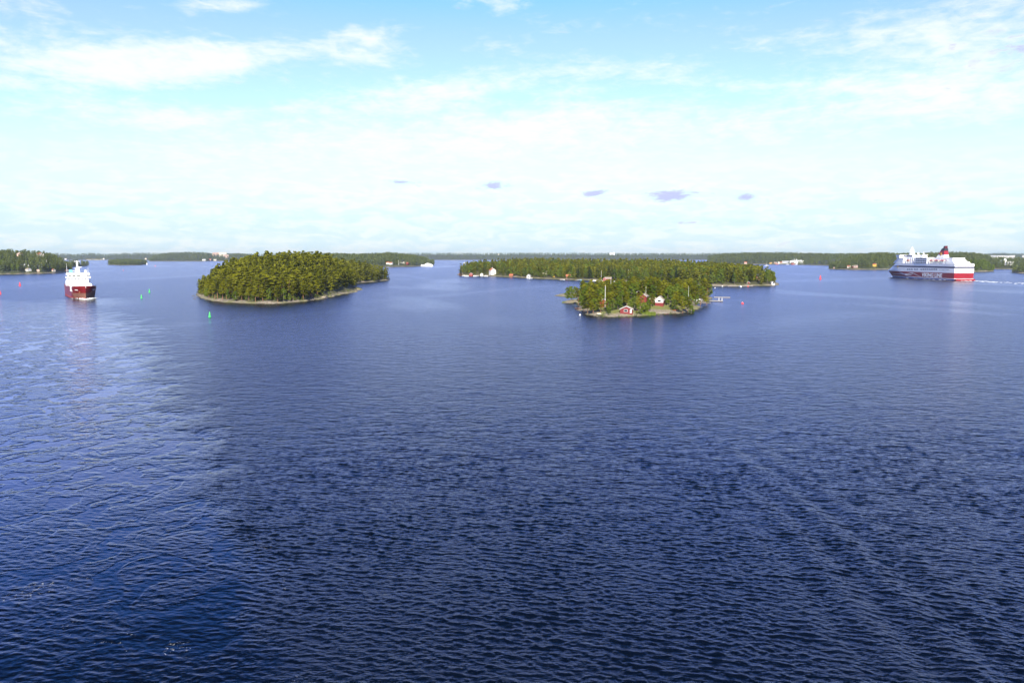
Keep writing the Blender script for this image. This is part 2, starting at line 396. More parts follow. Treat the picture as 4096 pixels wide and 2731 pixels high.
def proto(kind, seed, crown, trunk):                    # crown mesh, trunk mesh
    PROTO.setdefault(kind, []).append((crown, trunk))
def make_protos():
    for s in range(8):
        rng = np.random.default_rng(100 + s); cl, b, h, ba = pine_shape(s, 15.0)
        V, Fq = clump_crown(cl, 92, .34, rng); cm = arr_mesh('pine_crown', V, Fq); cm.materials.append(M['pine'])
        t = trunk_mb(cl, b, h, ba).build('tmp', M['bark']); tm = t.data; bpy.data.objects.remove(t); proto('pine', s, cm, tm)
    for s in range(6):
        rng = np.random.default_rng(200 + s); cl, b, h, ba = leafy_shape(30 + s, 11.0, wide=(1.0, .85, 1.2, .8, 1.1, .95)[s])
        V, Fq = clump_crown(cl, 62, .36, rng, up=.2); cm = arr_mesh('broadleaf_crown', V, Fq); cm.materials.append(M['leaf'])
        t = trunk_mb(cl, b, h, ba, .15, 9).build('tmp', M['bark_grey']); tm = t.data; bpy.data.objects.remove(t); proto('leaf', s, cm, tm)
    for s in range(4):                                   # shrubs: no trunk to be seen
        rng = np.random.default_rng(300 + s); cl, b, h, ba = leafy_shape(60 + s, 3.2, ncl=11, wide=1.9, low=.1)
        V, Fq = clump_crown(cl, 42, .22, rng, up=.2); cm = arr_mesh('shrub_leaves', V, Fq); cm.materials.append(M['leaf'])
        t = trunk_mb(cl, b, h, ba, .06, 5).build('tmp', M['bark_grey']); tm = t.data; bpy.data.objects.remove(t); proto('shrub', s, cm, tm)
    for s in range(2):
        rng = np.random.default_rng(400 + s); cl, b, h, ba = spruce_shape(80 + s)
        V, Fq = clump_crown(cl, 30, .40, rng, up=.1); cm = arr_mesh('spruce_crown', V, Fq); cm.materials.append(M['spruce'])
        t = trunk_mb(cl, b, h, ba, .18, 0).build('tmp', M['bark_grey']); tm = t.data; bpy.data.objects.remove(t); proto('spruce', s, cm, tm)
make_protos()
# the middles of dense woods: the same kinds of tree, coarser, gathered into one mesh per wood
FARP = {'pine': [], 'leaf': [], 'mini': []}
for s in range(5):
    rng = np.random.default_rng(500 + s); FARP['pine'].append(clump_crown(pine_shape(s + 40, 15.0, ncl=14, base=.08)[0], 17, .72, rng)[0])
    rng = np.random.default_rng(520 + s); FARP['leaf'].append(clump_crown(leafy_shape(s + 140, 11.0, ncl=13)[0], 17, .62, rng, up=.2)[0])
    rng = np.random.default_rng(540 + s); FARP['mini'].append(clump_crown(pine_shape(s + 50, 15.0, ncl=8, base=.08)[0], 7, 1.25, rng)[0])
def wood(name, pts, kind, mat, label, seed=0, cat='woodland'):   # pts: x, y, z, height
    rng = np.random.default_rng(seed); Vs = []; T = []; h0 = 11.0 if kind == 'leaf' else 15.0
    for (x, y, z, h) in pts:
        P = FARP[kind][rng.integers(5)]; a = rng.uniform(0, 6.28); k = h / h0; kx = k * rng.uniform(.9, 1.25)
        c, s = cos(a), sin(a)
        Vs.append(np.stack([(P[:, 0] * c - P[:, 1] * s) * kx + x, (P[:, 0] * s + P[:, 1] * c) * kx + y, P[:, 2] * k + z - .3], 1))
        T.append(np.full(len(P), rng.uniform()))
    V = np.concatenate(Vs); me = arr_mesh(name, V, np.arange(len(V)).reshape(-1, 4), attrs={'tint': np.concatenate(T)})
    o = link_mesh(name, me, None, [mat]); return tag(o, label, cat, kind='stuff')
NAMES = {'pine': ('pine_tree', 'pine tree', 15.0), 'leaf': ('broadleaf_tree', 'tree', 11.0), 'shrub': ('shrub', 'shrub', 3.2), 'spruce': ('spruce_tree', 'spruce tree', 16.0)}
_cnt = {}
def plant(kind, x, y, z, h, label, group=None, rng=random, var=None, sx=1.0, lean=0.0):
    nm, cat, h0 = NAMES[kind]; i = _cnt.get(kind, 0); _cnt[kind] = i + 1
    cm, tm = PROTO[kind][(i if var is None else var) % len(PROTO[kind])]
    k = h / h0; e = empty(nm, (x, y, z - .25), rng.uniform(0, 6.28), label, cat, group)
    e.scale = (k * sx * rng.uniform(.92, 1.15), k * sx * rng.uniform(.92, 1.15), k); e.rotation_euler.x = lean + rng.gauss(0, .025); e.rotation_euler.y = rng.gauss(0, .025)
    c = bpy.data.objects.new('crown', cm); C.objects.link(c); c.parent = e
    t = bpy.data.objects.new('trunk', tm); C.objects.link(t); t.parent = e
    return e

# ------------------------------------------------------------------ land
class Land:
    def __init__(s, poly, shore_h, shore_l, hills, rough=1.0, seed=1, edge=2.5):
        s.poly = poly; s.sh, s.sl, s.hills, s.rough, s.seed, s.edge = shore_h, shore_l, hills, rough, seed, edge
    def d(s, x, y):
        return poly_sd(s.poly, x, y) + s.edge * (fbm(np.asarray(x) / 14., np.asarray(y) / 14., s.seed, 3) + .45 * pnoise(np.asarray(x) / 4., np.asarray(y) / 5., s.seed + 40))
    def h(s, x, y, d=None):
        x = np.asarray(x, float); y = np.asarray(y, float); d = s.d(x, y) if d is None else d
        dp = np.maximum(d, 0)
        z = s.sh * (1 - np.exp(-dp / s.sl))
        for (hx, hy, rx, ry, hh) in s.hills: z = z + hh * np.exp(-((x - hx) / rx) ** 2 - ((y - hy) / ry) ** 2) * sstep(0, 30, d)
        z = z + s.rough * (.55 * fbm(x / 6, y / 6, s.seed + 5, 3) + .30 * np.abs(pnoise(x / 2.6, y / 2.6, s.seed + 9))) * sstep(-1, 5, d)
        return np.where(d < 0, d * .25, z)
    def build(s, name, mat, step=2.5, label=None):
        P = np.array(s.poly); x0, y0 = P.min(0) - 10; x1, y1 = P.max(0) + 10
        nx, ny = int((x1 - x0) / step) + 2, int((y1 - y0) / step) + 2
        X, Y = np.meshgrid(np.linspace(x0, x1, nx), np.linspace(y0, y1, ny))
        D = s.d(X, Y); Z = s.h(X, Y, D)
        idx = np.arange(nx * ny).reshape(ny, nx)
        q = np.stack([idx[:-1, :-1], idx[:-1, 1:], idx[1:, 1:], idx[1:, :-1]], -1).reshape(-1, 4)
        q = q[(D.ravel()[q].max(1) > -3)]
        used, inv = np.unique(q, return_inverse=True)
        V = np.stack([X.ravel(), Y.ravel(), Z.ravel()], 1)[used]
        o = link_mesh(name, arr_mesh(name, V, inv.reshape(-1, 4), True), None, [mat]); return tag(o, label, None, None, 'structure')
    def scatter(s, gap, rng, dmin=1.5):                  # jittered spots on the land
        P = np.array(s.poly); x0, y0 = P.min(0); x1, y1 = P.max(0)
        X, Y = np.meshgrid(np.arange(x0, x1, gap), np.arange(y0, y1, gap))
        X = (X + rng.uniform(-.45, .45, X.shape) * gap).ravel(); Y = (Y + rng.uniform(-.45, .45, Y.shape) * gap).ravel()
        D = s.d(X, Y); k = D > dmin
        X, Y, D = X[k], Y[k], D[k]; Z = s.h(X, Y, D)
        return np.stack([X, Y, Z, D], 1)
    def z(s, x, y): return float(s.h(np.array([x]), np.array([y]))[0])

class Ribbon:                                            # a shore seen from the water: (px, water row, skyline row) knots, rising inland
    def __init__(s, knots, depth, tree, seed=1, crest=.6):
        s.k = np.array(knots, float); s.depth, s.tree, s.seed, s.crest = depth, tree, seed, crest
        s.D = np.array([G(p, w)[1] for p, w, t in s.k])
    def grid(s, U, T):                                   # U photo column, T 0..1 inland
        px = U; D0 = np.interp(px, s.k[:, 0], s.D); yt = np.interp(px, s.k[:, 0], s.k[:, 2])
        D0 = D0 * (1 + .012 * fbm(px / 45., px * 0, s.seed, 3))
        D = D0 + T * s.depth
        top = H + (1024 - yt) / F * (D0 + s.crest * s.depth) - s.tree
        top = np.maximum(top, 1.0)
        prof = np.clip(T / s.crest, 0, 1)
        Z = top * np.sin(prof * pi / 2) ** .9 + 1.2 * (1 - np.exp(-T * s.depth / 8.))
        X = (px - CX) / (F * cos(PIT) - (1060 - CY) * sin(PIT)) * D
        Z = Z * (1 + .18 * fbm(X / 60., D / 60., s.seed + 3, 2) * np.clip(T * 4, 0, 1)) - .6 * (T <= 0)
        return X, D, Z
    def build(s, name, mat, label=None, nu=None, nt=14):
        nu = nu or max(12, int((s.k[-1, 0] - s.k[0, 0]) / 8))
        U, T = np.meshgrid(np.linspace(s.k[0, 0], s.k[-1, 0], nu), np.concatenate([[-.02, 0, .02, .05], np.linspace(.1, 1, nt)]))
        X, Y, Z = s.grid(U, T); Z = np.where(T < 0, -1.0, Z)
        ny, nx = U.shape; idx = np.arange(nx * ny).reshape(ny, nx)
        q = np.stack([idx[:-1, :-1], idx[:-1, 1:], idx[1:, 1:], idx[1:, :-1]], -1).reshape(-1, 4)
        o = link_mesh(name, arr_mesh(name, np.stack([X.ravel(), Y.ravel(), Z.ravel()], 1), q, True), None, [mat]); return tag(o, label, None, None, 'structure')
    def scatter(s, n, rng, t0=.03, t1=.95, power=1.3):
        U = rng.uniform(s.k[0, 0], s.k[-1, 0], n); T = t0 + (t1 - t0) * rng.uniform(0, 1, n) ** power
        X, Y, Z = s.grid(U, T); return np.stack([X, Y, Z, U], 1)
    def spot(s, px, t):
        X, Y, Z = s.grid(np.array([float(px)]), np.array([float(t)])); return float(X[0]), float(Y[0]), float(Z[0])

# ------------------------------------------------------------------ water
SHIP_WAKE = [(1290, 2950), (1180, 2600), (1140, 2350), (1080, 2130), (1010, 1940), (930, 1760), (850, 1620), (770, 1480), (715, 1380), (670, 1310), (600, 1265), (520, 1238), (380, 1215), (150, 1200), (-350, 1188)]
CARGO = dict(c=G(345, 1196), hd=np.array([.581, -.813]) / math.hypot(.581, .813))
FERRY = dict(a=R(5.0), s=(583.5, 955.0))
def build_water():
    rows = []
    py = 2990.0
    while py > 1040: rows.append(G(CX, py)[1]); py -= 1.6 if py > 1500 else 2.0 if py > 1330 else (1.6 if py > 1130 else 2.5)
    rows = np.array(rows); rows = np.concatenate([[2, 8, 15, 22, 28], rows[rows > 33], np.linspace(rows[-1] + 300, 7600, 8)])
    inner = np.linspace(-.86, .86, 1480)                 # tangent of bearing
    # rows are distances along +Y; columns fan out (a wedge wide enough for views from either side)
    cols = np.concatenate([[-6, -3.2, -2, -1.4, -1.1], inner, [1.1, 1.4, 2, 3.2, 6]])
    D, Tn = np.meshgrid(rows, cols, indexing='ij'); X = D * Tn; Y = D.copy()
    dD = np.gradient(rows)[:, None] * np.ones_like(X)
    rng = np.random.default_rng(7)
    # roughness map: gusts, slicks, lee of the islands
    slow = fbm(X / 160., Y / 420., 3, 3) + .5 * fbm((X + .3 * Y) / 60., Y / 240., 11, 2)
    calm = sstep(.18, .55, slow) * sstep(150, 420, Y) * .26
    # ship's own wake, left
    ww = np.array([G(p, q) for p, q in SHIP_WAKE])       # boundary, increasing distance
    bx = np.interp(Y, ww[:, 1], ww[:, 0], left=ww[0, 0], right=ww[-1, 0])
    wob = 5.5 * fbm(X / 10., Y / 13., 21, 4, .6) * np.clip(Y / 90., .5, 6)
    wake = sstep(0, 1, (bx - X + wob) / np.clip(Y * .09, 3.0, 44)) * (1 - sstep(260, 640, Y + 60 * fbm(X / 50., Y / 70., 5, 2)) * .75)
    wake *= (1 - .6 * sstep(600, 900, Y))
    ax_, ay_ = X / 5.2, Y / 4.6
    w1 = fbm(ax_ * .5, ay_ * .5, 51, 3); w2 = fbm(ax_ * .5 + 9, ay_ * .5 + 4, 52, 3)
    patch = sstep(-.12, .22, fbm(X / 6. + 1.5 * w1, Y / 8. + 1.5 * w2, 55, 4))
    dX, dY = np.zeros_like(X), np.zeros_like(X); Z = np.zeros_like(X)
    N = 190
    lam = np.exp(rng.uniform(math.log(.26), math.log(3.2), N)); th = rng.normal(R(17), R(27), N); ph = rng.uniform(0, 6.28, N)
    sl = np.exp(-((np.log(lam) - math.log(.78)) / .8) ** 2); sl *= WAVE_SLOPE * math.sqrt(2) / math.sqrt((sl ** 2).sum())
    gust = np.clip(1 + .55 * fbm(X / 16., Y / 22., 41, 3) + .45 * fbm(X / 60., Y / 90., 42, 2), .35, 1.9)
    amp_field = (1 - (.80 + .14 * sstep(80, 200, Y)) * wake * (.74 + .26 * np.maximum(patch, sstep(80, 200, Y) * .8))) * (1 - .6 * calm) * gust
    lost = np.zeros_like(X)
    WX = X + .55 * fbm(X / 7., Y / 7., 61, 2) + 1.2 * pnoise(X / 25., Y / 25., 62); WY = Y + .55 * fbm(X / 7., Y / 7., 63, 2) + 1.2 * pnoise(X / 25., Y / 25., 64)
    for l, t, p, s in zip(lam, th, ph, sl):
        k = 2 * pi / l; kx, ky = k * math.sin(t), k * cos(t)
        keep = np.clip((l / (np.maximum(dD, .02)) - 2.2) / 2.0, 0, 1)
        rsel = keep[:, 0] > 0
        lost += (s * s / 2) * (1 - keep ** 2)
        if not rsel.any(): continue
        r = np.nonzero(rsel)[0]; r = slice(r[0], r[-1] + 1)
        ang = kx * WX[r] + ky * WY[r] + p; a = s / k * keep[r] * amp_field[r]
        Z[r] += a * np.cos(ang); sn = np.sin(ang) * a * .95; dX[r] -= sn * math.sin(t); dY[r] -= sn * cos(t)
    # the ship's bow wave running off to the lower right: a few long diagonal crests
    A = np.array(G(3880, 2640)); B = np.array(G(3090, 1900)); e = (B - A) / np.linalg.norm(B - A); nrm = np.array([e[1], -e[0]])
    sgn = 1 if nrm[0] > 0 else -1; nrm = nrm * sgn
    q = (X - A[0]) * nrm[0] + (Y - A[1]) * nrm[1]; al = (X - A[0]) * e[0] + (Y - A[1]) * e[1]
    q = q + .0016 * (al - 20) ** 2 + .5 * pnoise(al / 18., q * 0, 77)
    env = np.exp(-((q + 1.0) / 7.5) ** 2) * (1 - sstep(25, 125, al))
    Z += .115 * env * np.cos(2 * pi * q / 5.4) * (1 + .5 * pnoise(al / 9., q / 6., 78))
    # long low swells of passing ships, farther out
    for (p0, p1, amp, wl, wid) in SWELLS:
        A = np.array(G(*p0)); B = np.array(G(*p1)); e = (B - A) / np.linalg.norm(B - A); nrm = np.array([-e[1], e[0]]); L = np.linalg.norm(B - A)
        q = (X - A[0]) * nrm[0] + (Y - A[1]) * nrm[1]; al = ((X - A[0]) * e[0] + (Y - A[1]) * e[1]) / L
        env = np.exp(-(q / wid) ** 2) * sstep(-.15, .15, al) * (1 - sstep(.85, 1.15, al))
        Z += amp * env * np.cos(2 * pi * q / wl)
        calm = np.maximum(calm, .16 * np.exp(-((q - wid * .6) / wid) ** 2) * env ** .3 * sstep(-.1, .1, al) * (1 - sstep(.9, 1.1, al)))
    # boils and swirls of the wake
    boil = fbm(ax_ * .55 + 1.3 * w1, ay_ * .55 + 1.3 * w2, 53, 4, .48)
    near = 1 - .9 * sstep(80, 230, Y)
    Z += wake * near * (.042 * boil - (.036 * np.abs(fbm(ax_ * 1.5 + 1.2 * w2, ay_ * 1.5 + 1.2 * w1, 54, 4, .6))) * (1 - .75 * patch))
    ridge = 1 - np.abs(fbm(ax_ * .5 + 1.1 * w2, ay_ * .5 + 1.1 * w1, 56, 3)) * 4
    foam = wake * sstep(.45, .9, ridge) * sstep(-.02, .3, fbm(X / 9., Y / 9., 57, 3)) * (1 - sstep(65, 125, Y))
    edge = np.exp(-((bx - X - 1.2 + .8 * wob) / np.clip(Y * .016, .6, 2)) ** 2) * (1 - sstep(75, 125, Y))
    foam = np.clip(np.maximum(foam * .95, edge * .9 * sstep(.0, .3, fbm(X / 5., Y / 9., 58, 3))), 0, 1)
    # bow wave of the oncoming ship and the ferry's wash
    c, hd = CARGO['c'], CARGO['hd']; rt = np.array([hd[1], -hd[0]])
    f = (X - c[0]) * hd[0] + (Y - c[1]) * hd[1]; l_ = np.abs((X - c[0]) * rt[0] + (Y - c[1]) * rt[1])
    vee = l_ - (-f) * .36 - 3.0
    Z += .75 * np.exp(-(vee / 4.0) ** 2) * sstep(4, -6, f) * np.exp(f / 70.) * (f < 6)
    calm = np.maximum(calm, .62 * np.exp(-((l_ + 8 * pnoise(X / 20., Y / 30., 91)) / 20.) ** 2) * sstep(-15, 10, f) * (1 - sstep(30, 150, f)))
    ruff = np.clip((1 - .78 * wake * (.72 + .28 * patch)) * (1 - .65 * calm), .06, 1)
    lostn = np.sqrt(np.clip(lost / (lost.max() + 1e-9), 0, 1)) * (1 - .62 * wake * (.6 + .4 * patch))
    V = np.stack([X + dX, Y + dY, Z], -1).reshape(-1, 3)
    ny, nx = X.shape; idx = np.arange(nx * ny).reshape(ny, nx)
    fq = np.stack([idx[:-1, :-1], idx[:-1, 1:], idx[1:, 1:], idx[1:, :-1]], -1).reshape(-1, 4)
    me = arr_mesh('water', V, fq, True, {'ruff': ruff.ravel(), 'lost': (lostn * (1 - .45 * calm)).ravel(), 'foam': foam.ravel()})
    o = link_mesh('water', me, None, [M['water']]); tag(o, 'dark blue rippled sea between the islands', None, None, 'structure')
WAVE_SLOPE = .18
SWELLS = [((420, 1330), (1500, 1235), .05, 16, 12), ((2300, 1420), (3560, 1250), .03, 18, 22), ((500, 1120), (1300, 1075), .07, 24, 20), ((1500, 1210), (2250, 1140), .05, 20, 16), ((3100, 1130), (4000, 1100), .06, 30, 40)]
def water_mat(n):
    geo = n.n('ShaderNodeNewGeometry'); p = geo.outputs['Position']
    ruff = n.n('ShaderNodeAttribute', attribute_name='ruff').outputs['Fac']
    lost = n.n('ShaderNodeAttribute', attribute_name='lost').outputs['Fac']
    foam = n.n('ShaderNodeAttribute', attribute_name='foam').outputs['Fac']
    def noise(scale, stretch, rot, det, dis=.3):
        mp = n.n('ShaderNodeMapping', ins={0: p, 'Rotation': (0, 0, R(rot)), 'Scale': (scale * stretch, scale, scale)})
        return n.n('ShaderNodeTexNoise', ins={'Vector': mp.outputs[0], 'Scale': 1.0, 'Detail': det, 'Roughness': .55, 'Distortion': dis}).outputs[0]
    big = noise(.62, .5, 17, 3.0); mid = noise(2.4, .5, 10, 3.0); fine = noise(7.5, .55, 24, 2.0)
    grp = noise(.26, .6, 12, 3.0); h = n.m('ADD', n.m('MULTIPLY', n.m('MULTIPLY', big, lost), BUMP_BIG), n.m('MULTIPLY', n.m('MULTIPLY', grp, lost), BUMP_GROUP))
    h = n.m('ADD', h, n.m('MULTIPLY', mid, BUMP_MID)); h = n.m('ADD', h, n.m('MULTIPLY', fine, BUMP_FINE))
    h = n.m('MULTIPLY', h, ruff)
    bu = n.n('ShaderNodeBump', ins={'Height': h, 'Strength': 1.0, 'Distance': 1.0})
    fn_ = n.n('ShaderNodeTexNoise', ins={'Vector': p, 'Scale': 1.9, 'Detail': 9.0, 'Roughness': .72, 'Distortion': 1.2}).outputs[0]
    ff = n.m('MULTIPLY', n.step(n.m('ADD', n.m('MULTIPLY', foam, .36), fn_), .88, 1.05), .62)
    rg = n.m('ADD', .06, n.m('MULTIPLY', n.m('MULTIPLY', lost, ruff), ROUGH_FAR))   # waves too small for the mesh
    w = n.n('ShaderNodeBsdfPrincipled', ins={'Base Color': WATER_COL + (1,), 'Roughness': rg, 'IOR': 1.333, 'Normal': bu.outputs[0]})
    f = n.n('ShaderNodeBsdfPrincipled', ins={'Base Color': (.75, .78, .78, 1), 'Roughness': .8})
    return n.n('ShaderNodeMixShader', ins={0: ff, 1: w.outputs[0], 2: f.outputs[0]}).outputs[0]
BUMP_BIG, BUMP_MID, BUMP_FINE, BUMP_GROUP = .70, .12, .03, .75
ROUGH_FAR = .17
WATER_COL = (.001, .003, .010)
M['water'] = material('sea_water', water_mat)
build_water()

# ------------------------------------------------------------------ islands, shores and their trees
rnd = random.Random(11); nrg = np.random.default_rng(11)
def gp(*pts): return [G(px, py) for px, py in pts]
def hill(px, D, r, hh, ry=None): return (at(px, D), D, r, ry or r, hh)

# wooded island, left of centre
LI = Land(gp((788, 1181), (815, 1195), (850, 1204), (900, 1210), (1000, 1214), (1100, 1215), (1200, 1208), (1290, 1195), (1350, 1181), (1400, 1172), (1434, 1165), (1427, 1152), (1421, 1138),
    (1440, 1131), (1500, 1127), (1550, 1121), (1562, 1117), (1545, 1113), (1440, 1111), (1300, 1117), (1100, 1124), (900, 1136), (806, 1150), (790, 1166)), 2.6, 7, 
    [hill(1060, 610, 62, 11.5), hill(1330, 700, 55, 15.5, 85), hill(1450, 900, 60, 11), hill(900, 610, 50, 2)], 1.2, 3, 3.2)
LI.build('left_island_ground', M['rockland'], 2.6, 'hilly island ground with a pale granite shore under dense pines')
# small island with cottages
SI = Land(gp((2304, 1240), (2330, 1247), (2352, 1259), (2390, 1265), (2440, 1269), (2495, 1267), (2557, 1264), (2600, 1261), (2630, 1257), (2670, 1257), (2710, 1253), (2750, 1246), (2785, 1236), (2806, 1229), (2790, 1222), (2780, 1210), (2790, 1203), (2815, 1200), (2848, 1195), (2850, 1189),
    (2835, 1186), (2740, 1180), (2600, 1176), (2480, 1176), (2420, 1179), (2370, 1183), (2330, 1188), (2330, 1196), (2290, 1201), (2246, 1208), (2250, 1212), (2290, 1213), (2322, 1213), (2312, 1226)), 1.9, 5,
    [hill(2490, 445, 28, 3.0), hill(2640, 455, 30, 3.4), hill(2730, 420, 20, 1.4), hill(2420, 405, 16, 1.2)], .8, 8, 1.4)
SI.build('cottage_island_ground', M['meadow'], 1.3, 'low island of grass and pale rock under the red cottages')
SK = Land(gp((2214, 1183), (2250, 1187), (2290, 1185), (2330, 1182), (2345, 1177), (2320, 1174), (2270, 1175), (2235, 1178)), 1.6, 4, [], .7, 12, 1.0)
SK.build('skerry_ground', M['meadow'], 1.3, 'bare pale skerry with low green growth beside the cottage island')
# long wooded island behind it
LO = Land(gp((1826, 1099), (1850, 1102), (1900, 1103), (1960, 1104), (2000, 1107), (2060, 1109), (2110, 1113), (2170, 1115), (2240, 1118), (2300, 1120), (2400, 1123), (2480, 1126), (2560, 1129), (2650, 1133), (2750, 1139), (2822, 1142),
    (2900, 1143), (2960, 1144), (3040, 1143), (3095, 1143), (3118, 1140), (3112, 1134), (3085, 1120), (3030, 1108), (2900, 1094), (2700, 1084), (2400, 1079), (2100, 1080), (1900, 1086), (1840, 1094)), 2.6, 9,
    [hill(1990, 1250, 90, 4.5), hill(2120, 1230, 80, 4), hill(2290, 1240, 110, 4), hill(2520, 1170, 110, 6.5), hill(2700, 1080, 80, 4.5), hill(2860, 930, 60, 2.5), hill(2990, 860, 60, 2)], 1.0, 21, 3.0)
LO.build('long_island_ground', M['rockland'], 4.0, 'long island ground with a rocky shore behind the cottage island')
IS = Land(gp((430, 1059), (470, 1061), (520, 1061), (565, 1060), (592, 1057), (585, 1055), (540, 1053), (470, 1053), (436, 1056)), 2.2, 14, [hill(500, 2700, 50, 5)], .8, 31, 5)
IS.build('islet_ground', M['farland'], 7, 'small round islet ground far off on the left')

def pick(pts, keep): return pts[[bool(keep(*p)) for p in pts]]
def clear_of(x, y, zones): return all((x - a) ** 2 + (y - b) ** 2 > r * r for a, b, r in zones)
def pxof(x, y, z=8.0):                                    # photo column and row of a point
    f = y * cos(PIT) - (z - H) * sin(PIT); return CX + F * x / f, CY - F * (y * sin(PIT) + (z - H) * cos(PIT)) / f

# places kept free of trees (cottages, lawns, views to them): filled in before planting
FREE_SI = [(at(2509, 392), 392, 5.5), (at(2500, 384), 384, 5.0), (at(2642, 425), 425, 5.0), (at(2645, 416), 416, 5.5), (at(2650, 408), 408, 5), (at(2580, 428), 428, 5), (at(2578, 420), 420, 4), (at(2421, 424), 424, 4.5), (at(2424, 417), 417, 3.5), (at(2690, 398), 398, 5), (at(2672, 391), 391, 5), (at(2500, 480), 480, 4), (at(2655, 400), 400, 5), (at(2700, 388), 388, 5)]

SEL = {}
# ---- the wooded island: nearest and tallest-looking trees are single trees, the rest of the wood is one mass
pts = LI.scatter(4.9, nrg, 2.2); order = np.argsort(pts[:, 1])
def shown(p):                                             # how much of a tree the photograph can show
    return p[1]
front = []; back = []
for p in pts[order]:
    x, y, z, d = p; c, r_ = pxof(x, y, z)
    if y > 1000: continue
    if c > 1275 and y < 720 and d < 6.5: continue
    (front if len(front) < 185 and y < 640 else back).append((x, y, z, d, c))
for i, (x, y, z, d, c) in enumerate(front):
    h = rnd.triangular(10, 18.5, 14) * (1 if d > 9 else .8) * (.72 if c < 850 else 1)
    if d < 7.5 and rnd.random() < .30:
        if c < 960: lab, g = 'bright green leafy tree low on the left end of the wooded island', 'leafy trees on the left end of the wooded island'
        elif c < 1230: lab, g = 'bright green leafy tree along the front shore of the wooded island', 'leafy trees along the front shore of the wooded island'
        else: lab, g = 'bright green leafy tree by the sloping rocks of the wooded island', 'leafy trees by the sloping rocks of the wooded island'
        plant('leaf', x, y, z, rnd.uniform(5, 8.5), lab, g, rnd)
    else:
        row = 'behind the pale shore' if d < 9 else ('on the middle slope' if d < 34 else 'on the upper slope')
        side = 'left end' if c < 930 else ('right end' if c > 1240 else 'centre')
        plant('pine', x, y, z, h, f'dense pine {row} at the {side} of the wooded island', f'pines {row} at the {side} of the wooded island', rnd, sx=1.4)
wood('pine_wood', [(x, y, z, rnd.triangular(10, 18.5, 14) * (.72 if c < 850 else 1)) for x, y, z, d, c in back], 'pine', M['pine_far'], 'close pine wood over the back and crest of the wooded island', 3)
# a bushy rim by the water
for i in range(64):
    c = 800 + i * 9.8 + rnd.uniform(-5, 5); yw = np.interp(c, [790, 850, 1000, 1100, 1200, 1290, 1400, 1430], [1180, 1203, 1213, 1214, 1207, 1194, 1171, 1165])
    x, y = G(c, yw); y += rnd.uniform(4.0, 9.5); x = at(c, y); 
    if LI.d(np.array([x]), np.array([y]))[0] < 1.8 or c > 1290 and rnd.random() < .6: continue
    plant('shrub', x, y, LI.z(x, y), rnd.uniform(2.0, 4.6), 'low green shrub at the pale waterline of the wooded island', 'shrubs at the waterline of the wooded island', rnd)

# ---- the cottage island
si_pines = []
pts = SI.scatter(6.6, nrg, 2.0)
for x, y, z, d in pts:
    c, r_ = pxof(x, y, z)
    if not clear_of(x, y, FREE_SI) or d < 2.2: continue
    if y < 382 and c > 2380 and d < 6.5: continue
    if 2360 < c < 2680 and y < 374: continue
    if c > 2690 and y < 400 and rnd.random() < .75: continue
    if 2780 < c and y < 452 and rnd.random() < .5: continue
    si_pines.append((x, y, z, d, c))
for (x, y, z, d, c) in si_pines:
    near = y < 425; k = rnd.random()
    where = 'left point' if c < 2400 else ('middle' if c < 2620 else 'right side')
    depth = 'front' if y < 410 else ('centre' if y < 455 else 'back')
    hmax = 10.5 if y < 415 else 13.5
    if c < 2330: plant('leaf', x, y, z, rnd.uniform(6, 10.5), 'round tree on the low rock left of the cottage island', 'round trees on the low rock left of the cottage island', rnd); continue
    if k < .50: plant('pine', x, y, z, rnd.uniform(.72, 1.0) * hmax, f'wind-shaped pine at the {depth} of the cottage island, {where}', f'pines at the {depth} of the cottage island, {where}', rnd, sx=1.3)
    else: plant('leaf', x, y, z, rnd.uniform(.5, .85) * hmax, f'leafy green tree at the {depth} of the cottage island, {where}', f'leafy trees at the {depth} of the cottage island, {where}', rnd, sx=1.15)
# trees the photograph singles out
for kind, px, D, h, lab, sx in [('pine', 2315, 478, 11.5, 'tall pine standing alone on the low left rock', 1.5), ('leaf', 2345, 500, 10.5, 'round leafy tree behind the low left rock', 1.2), ('pine', 2352, 402, 8.0, 'dark spreading pine at the left point of the cottage island, nearest the white float', 1.7), ('pine', 2375, 395, 7.0, 'dark bushy pine just left of the bare front rock', 1.6), ('pine', 2338, 412, 7.5, 'dark pine over the jetty stones at the far left of the cottage island', 1.5),
        ('pine', 2712, 414, 11.5, 'tall dark pine right of the white-gabled cottage, over the lawn', 1.4), ('pine', 2735, 408, 10.5, 'tall dark pine second to the right of the white-gabled cottage', 1.4), ('pine', 2755, 415, 9.5, 'dark pine at the edge of the trees above the right shore stones', 1.4), ('pine', 2607, 418, 7.5, 'green pine standing between the two red cottages', 1.2),
        ('pine', 2805, 470, 11.5, 'tall pine with a bare forked trunk near the long jetty', 1.3), ('pine', 2830, 475, 9.5, 'pine at the right tip of the cottage island behind the jetty', 1.3), ('leaf', 2770, 408, 6.5, 'leafy tree low on the right shore beside the moored white boat', 1.2),
        ('leaf', 2565, 392, 5.6, 'broad leafy tree right beside the front red cottage', 1.5), ('leaf', 2588, 396, 5.0, 'yellow-green leafy tree between front cottage and lawn', 1.5), ('leaf', 2450, 398, 6.0, 'leafy tree left of the front red cottage', 1.4), ('leaf', 2478, 403, 6.4, 'leafy tree behind the left corner of the front red cottage', 1.4), ('leaf', 2540, 410, 6.4, 'leafy tree up the slope behind the front red cottage', 1.3)]:
    x = at(px, D); plant(kind, x, D, SI.z(x, D), h, lab, None, rnd, sx=sx)
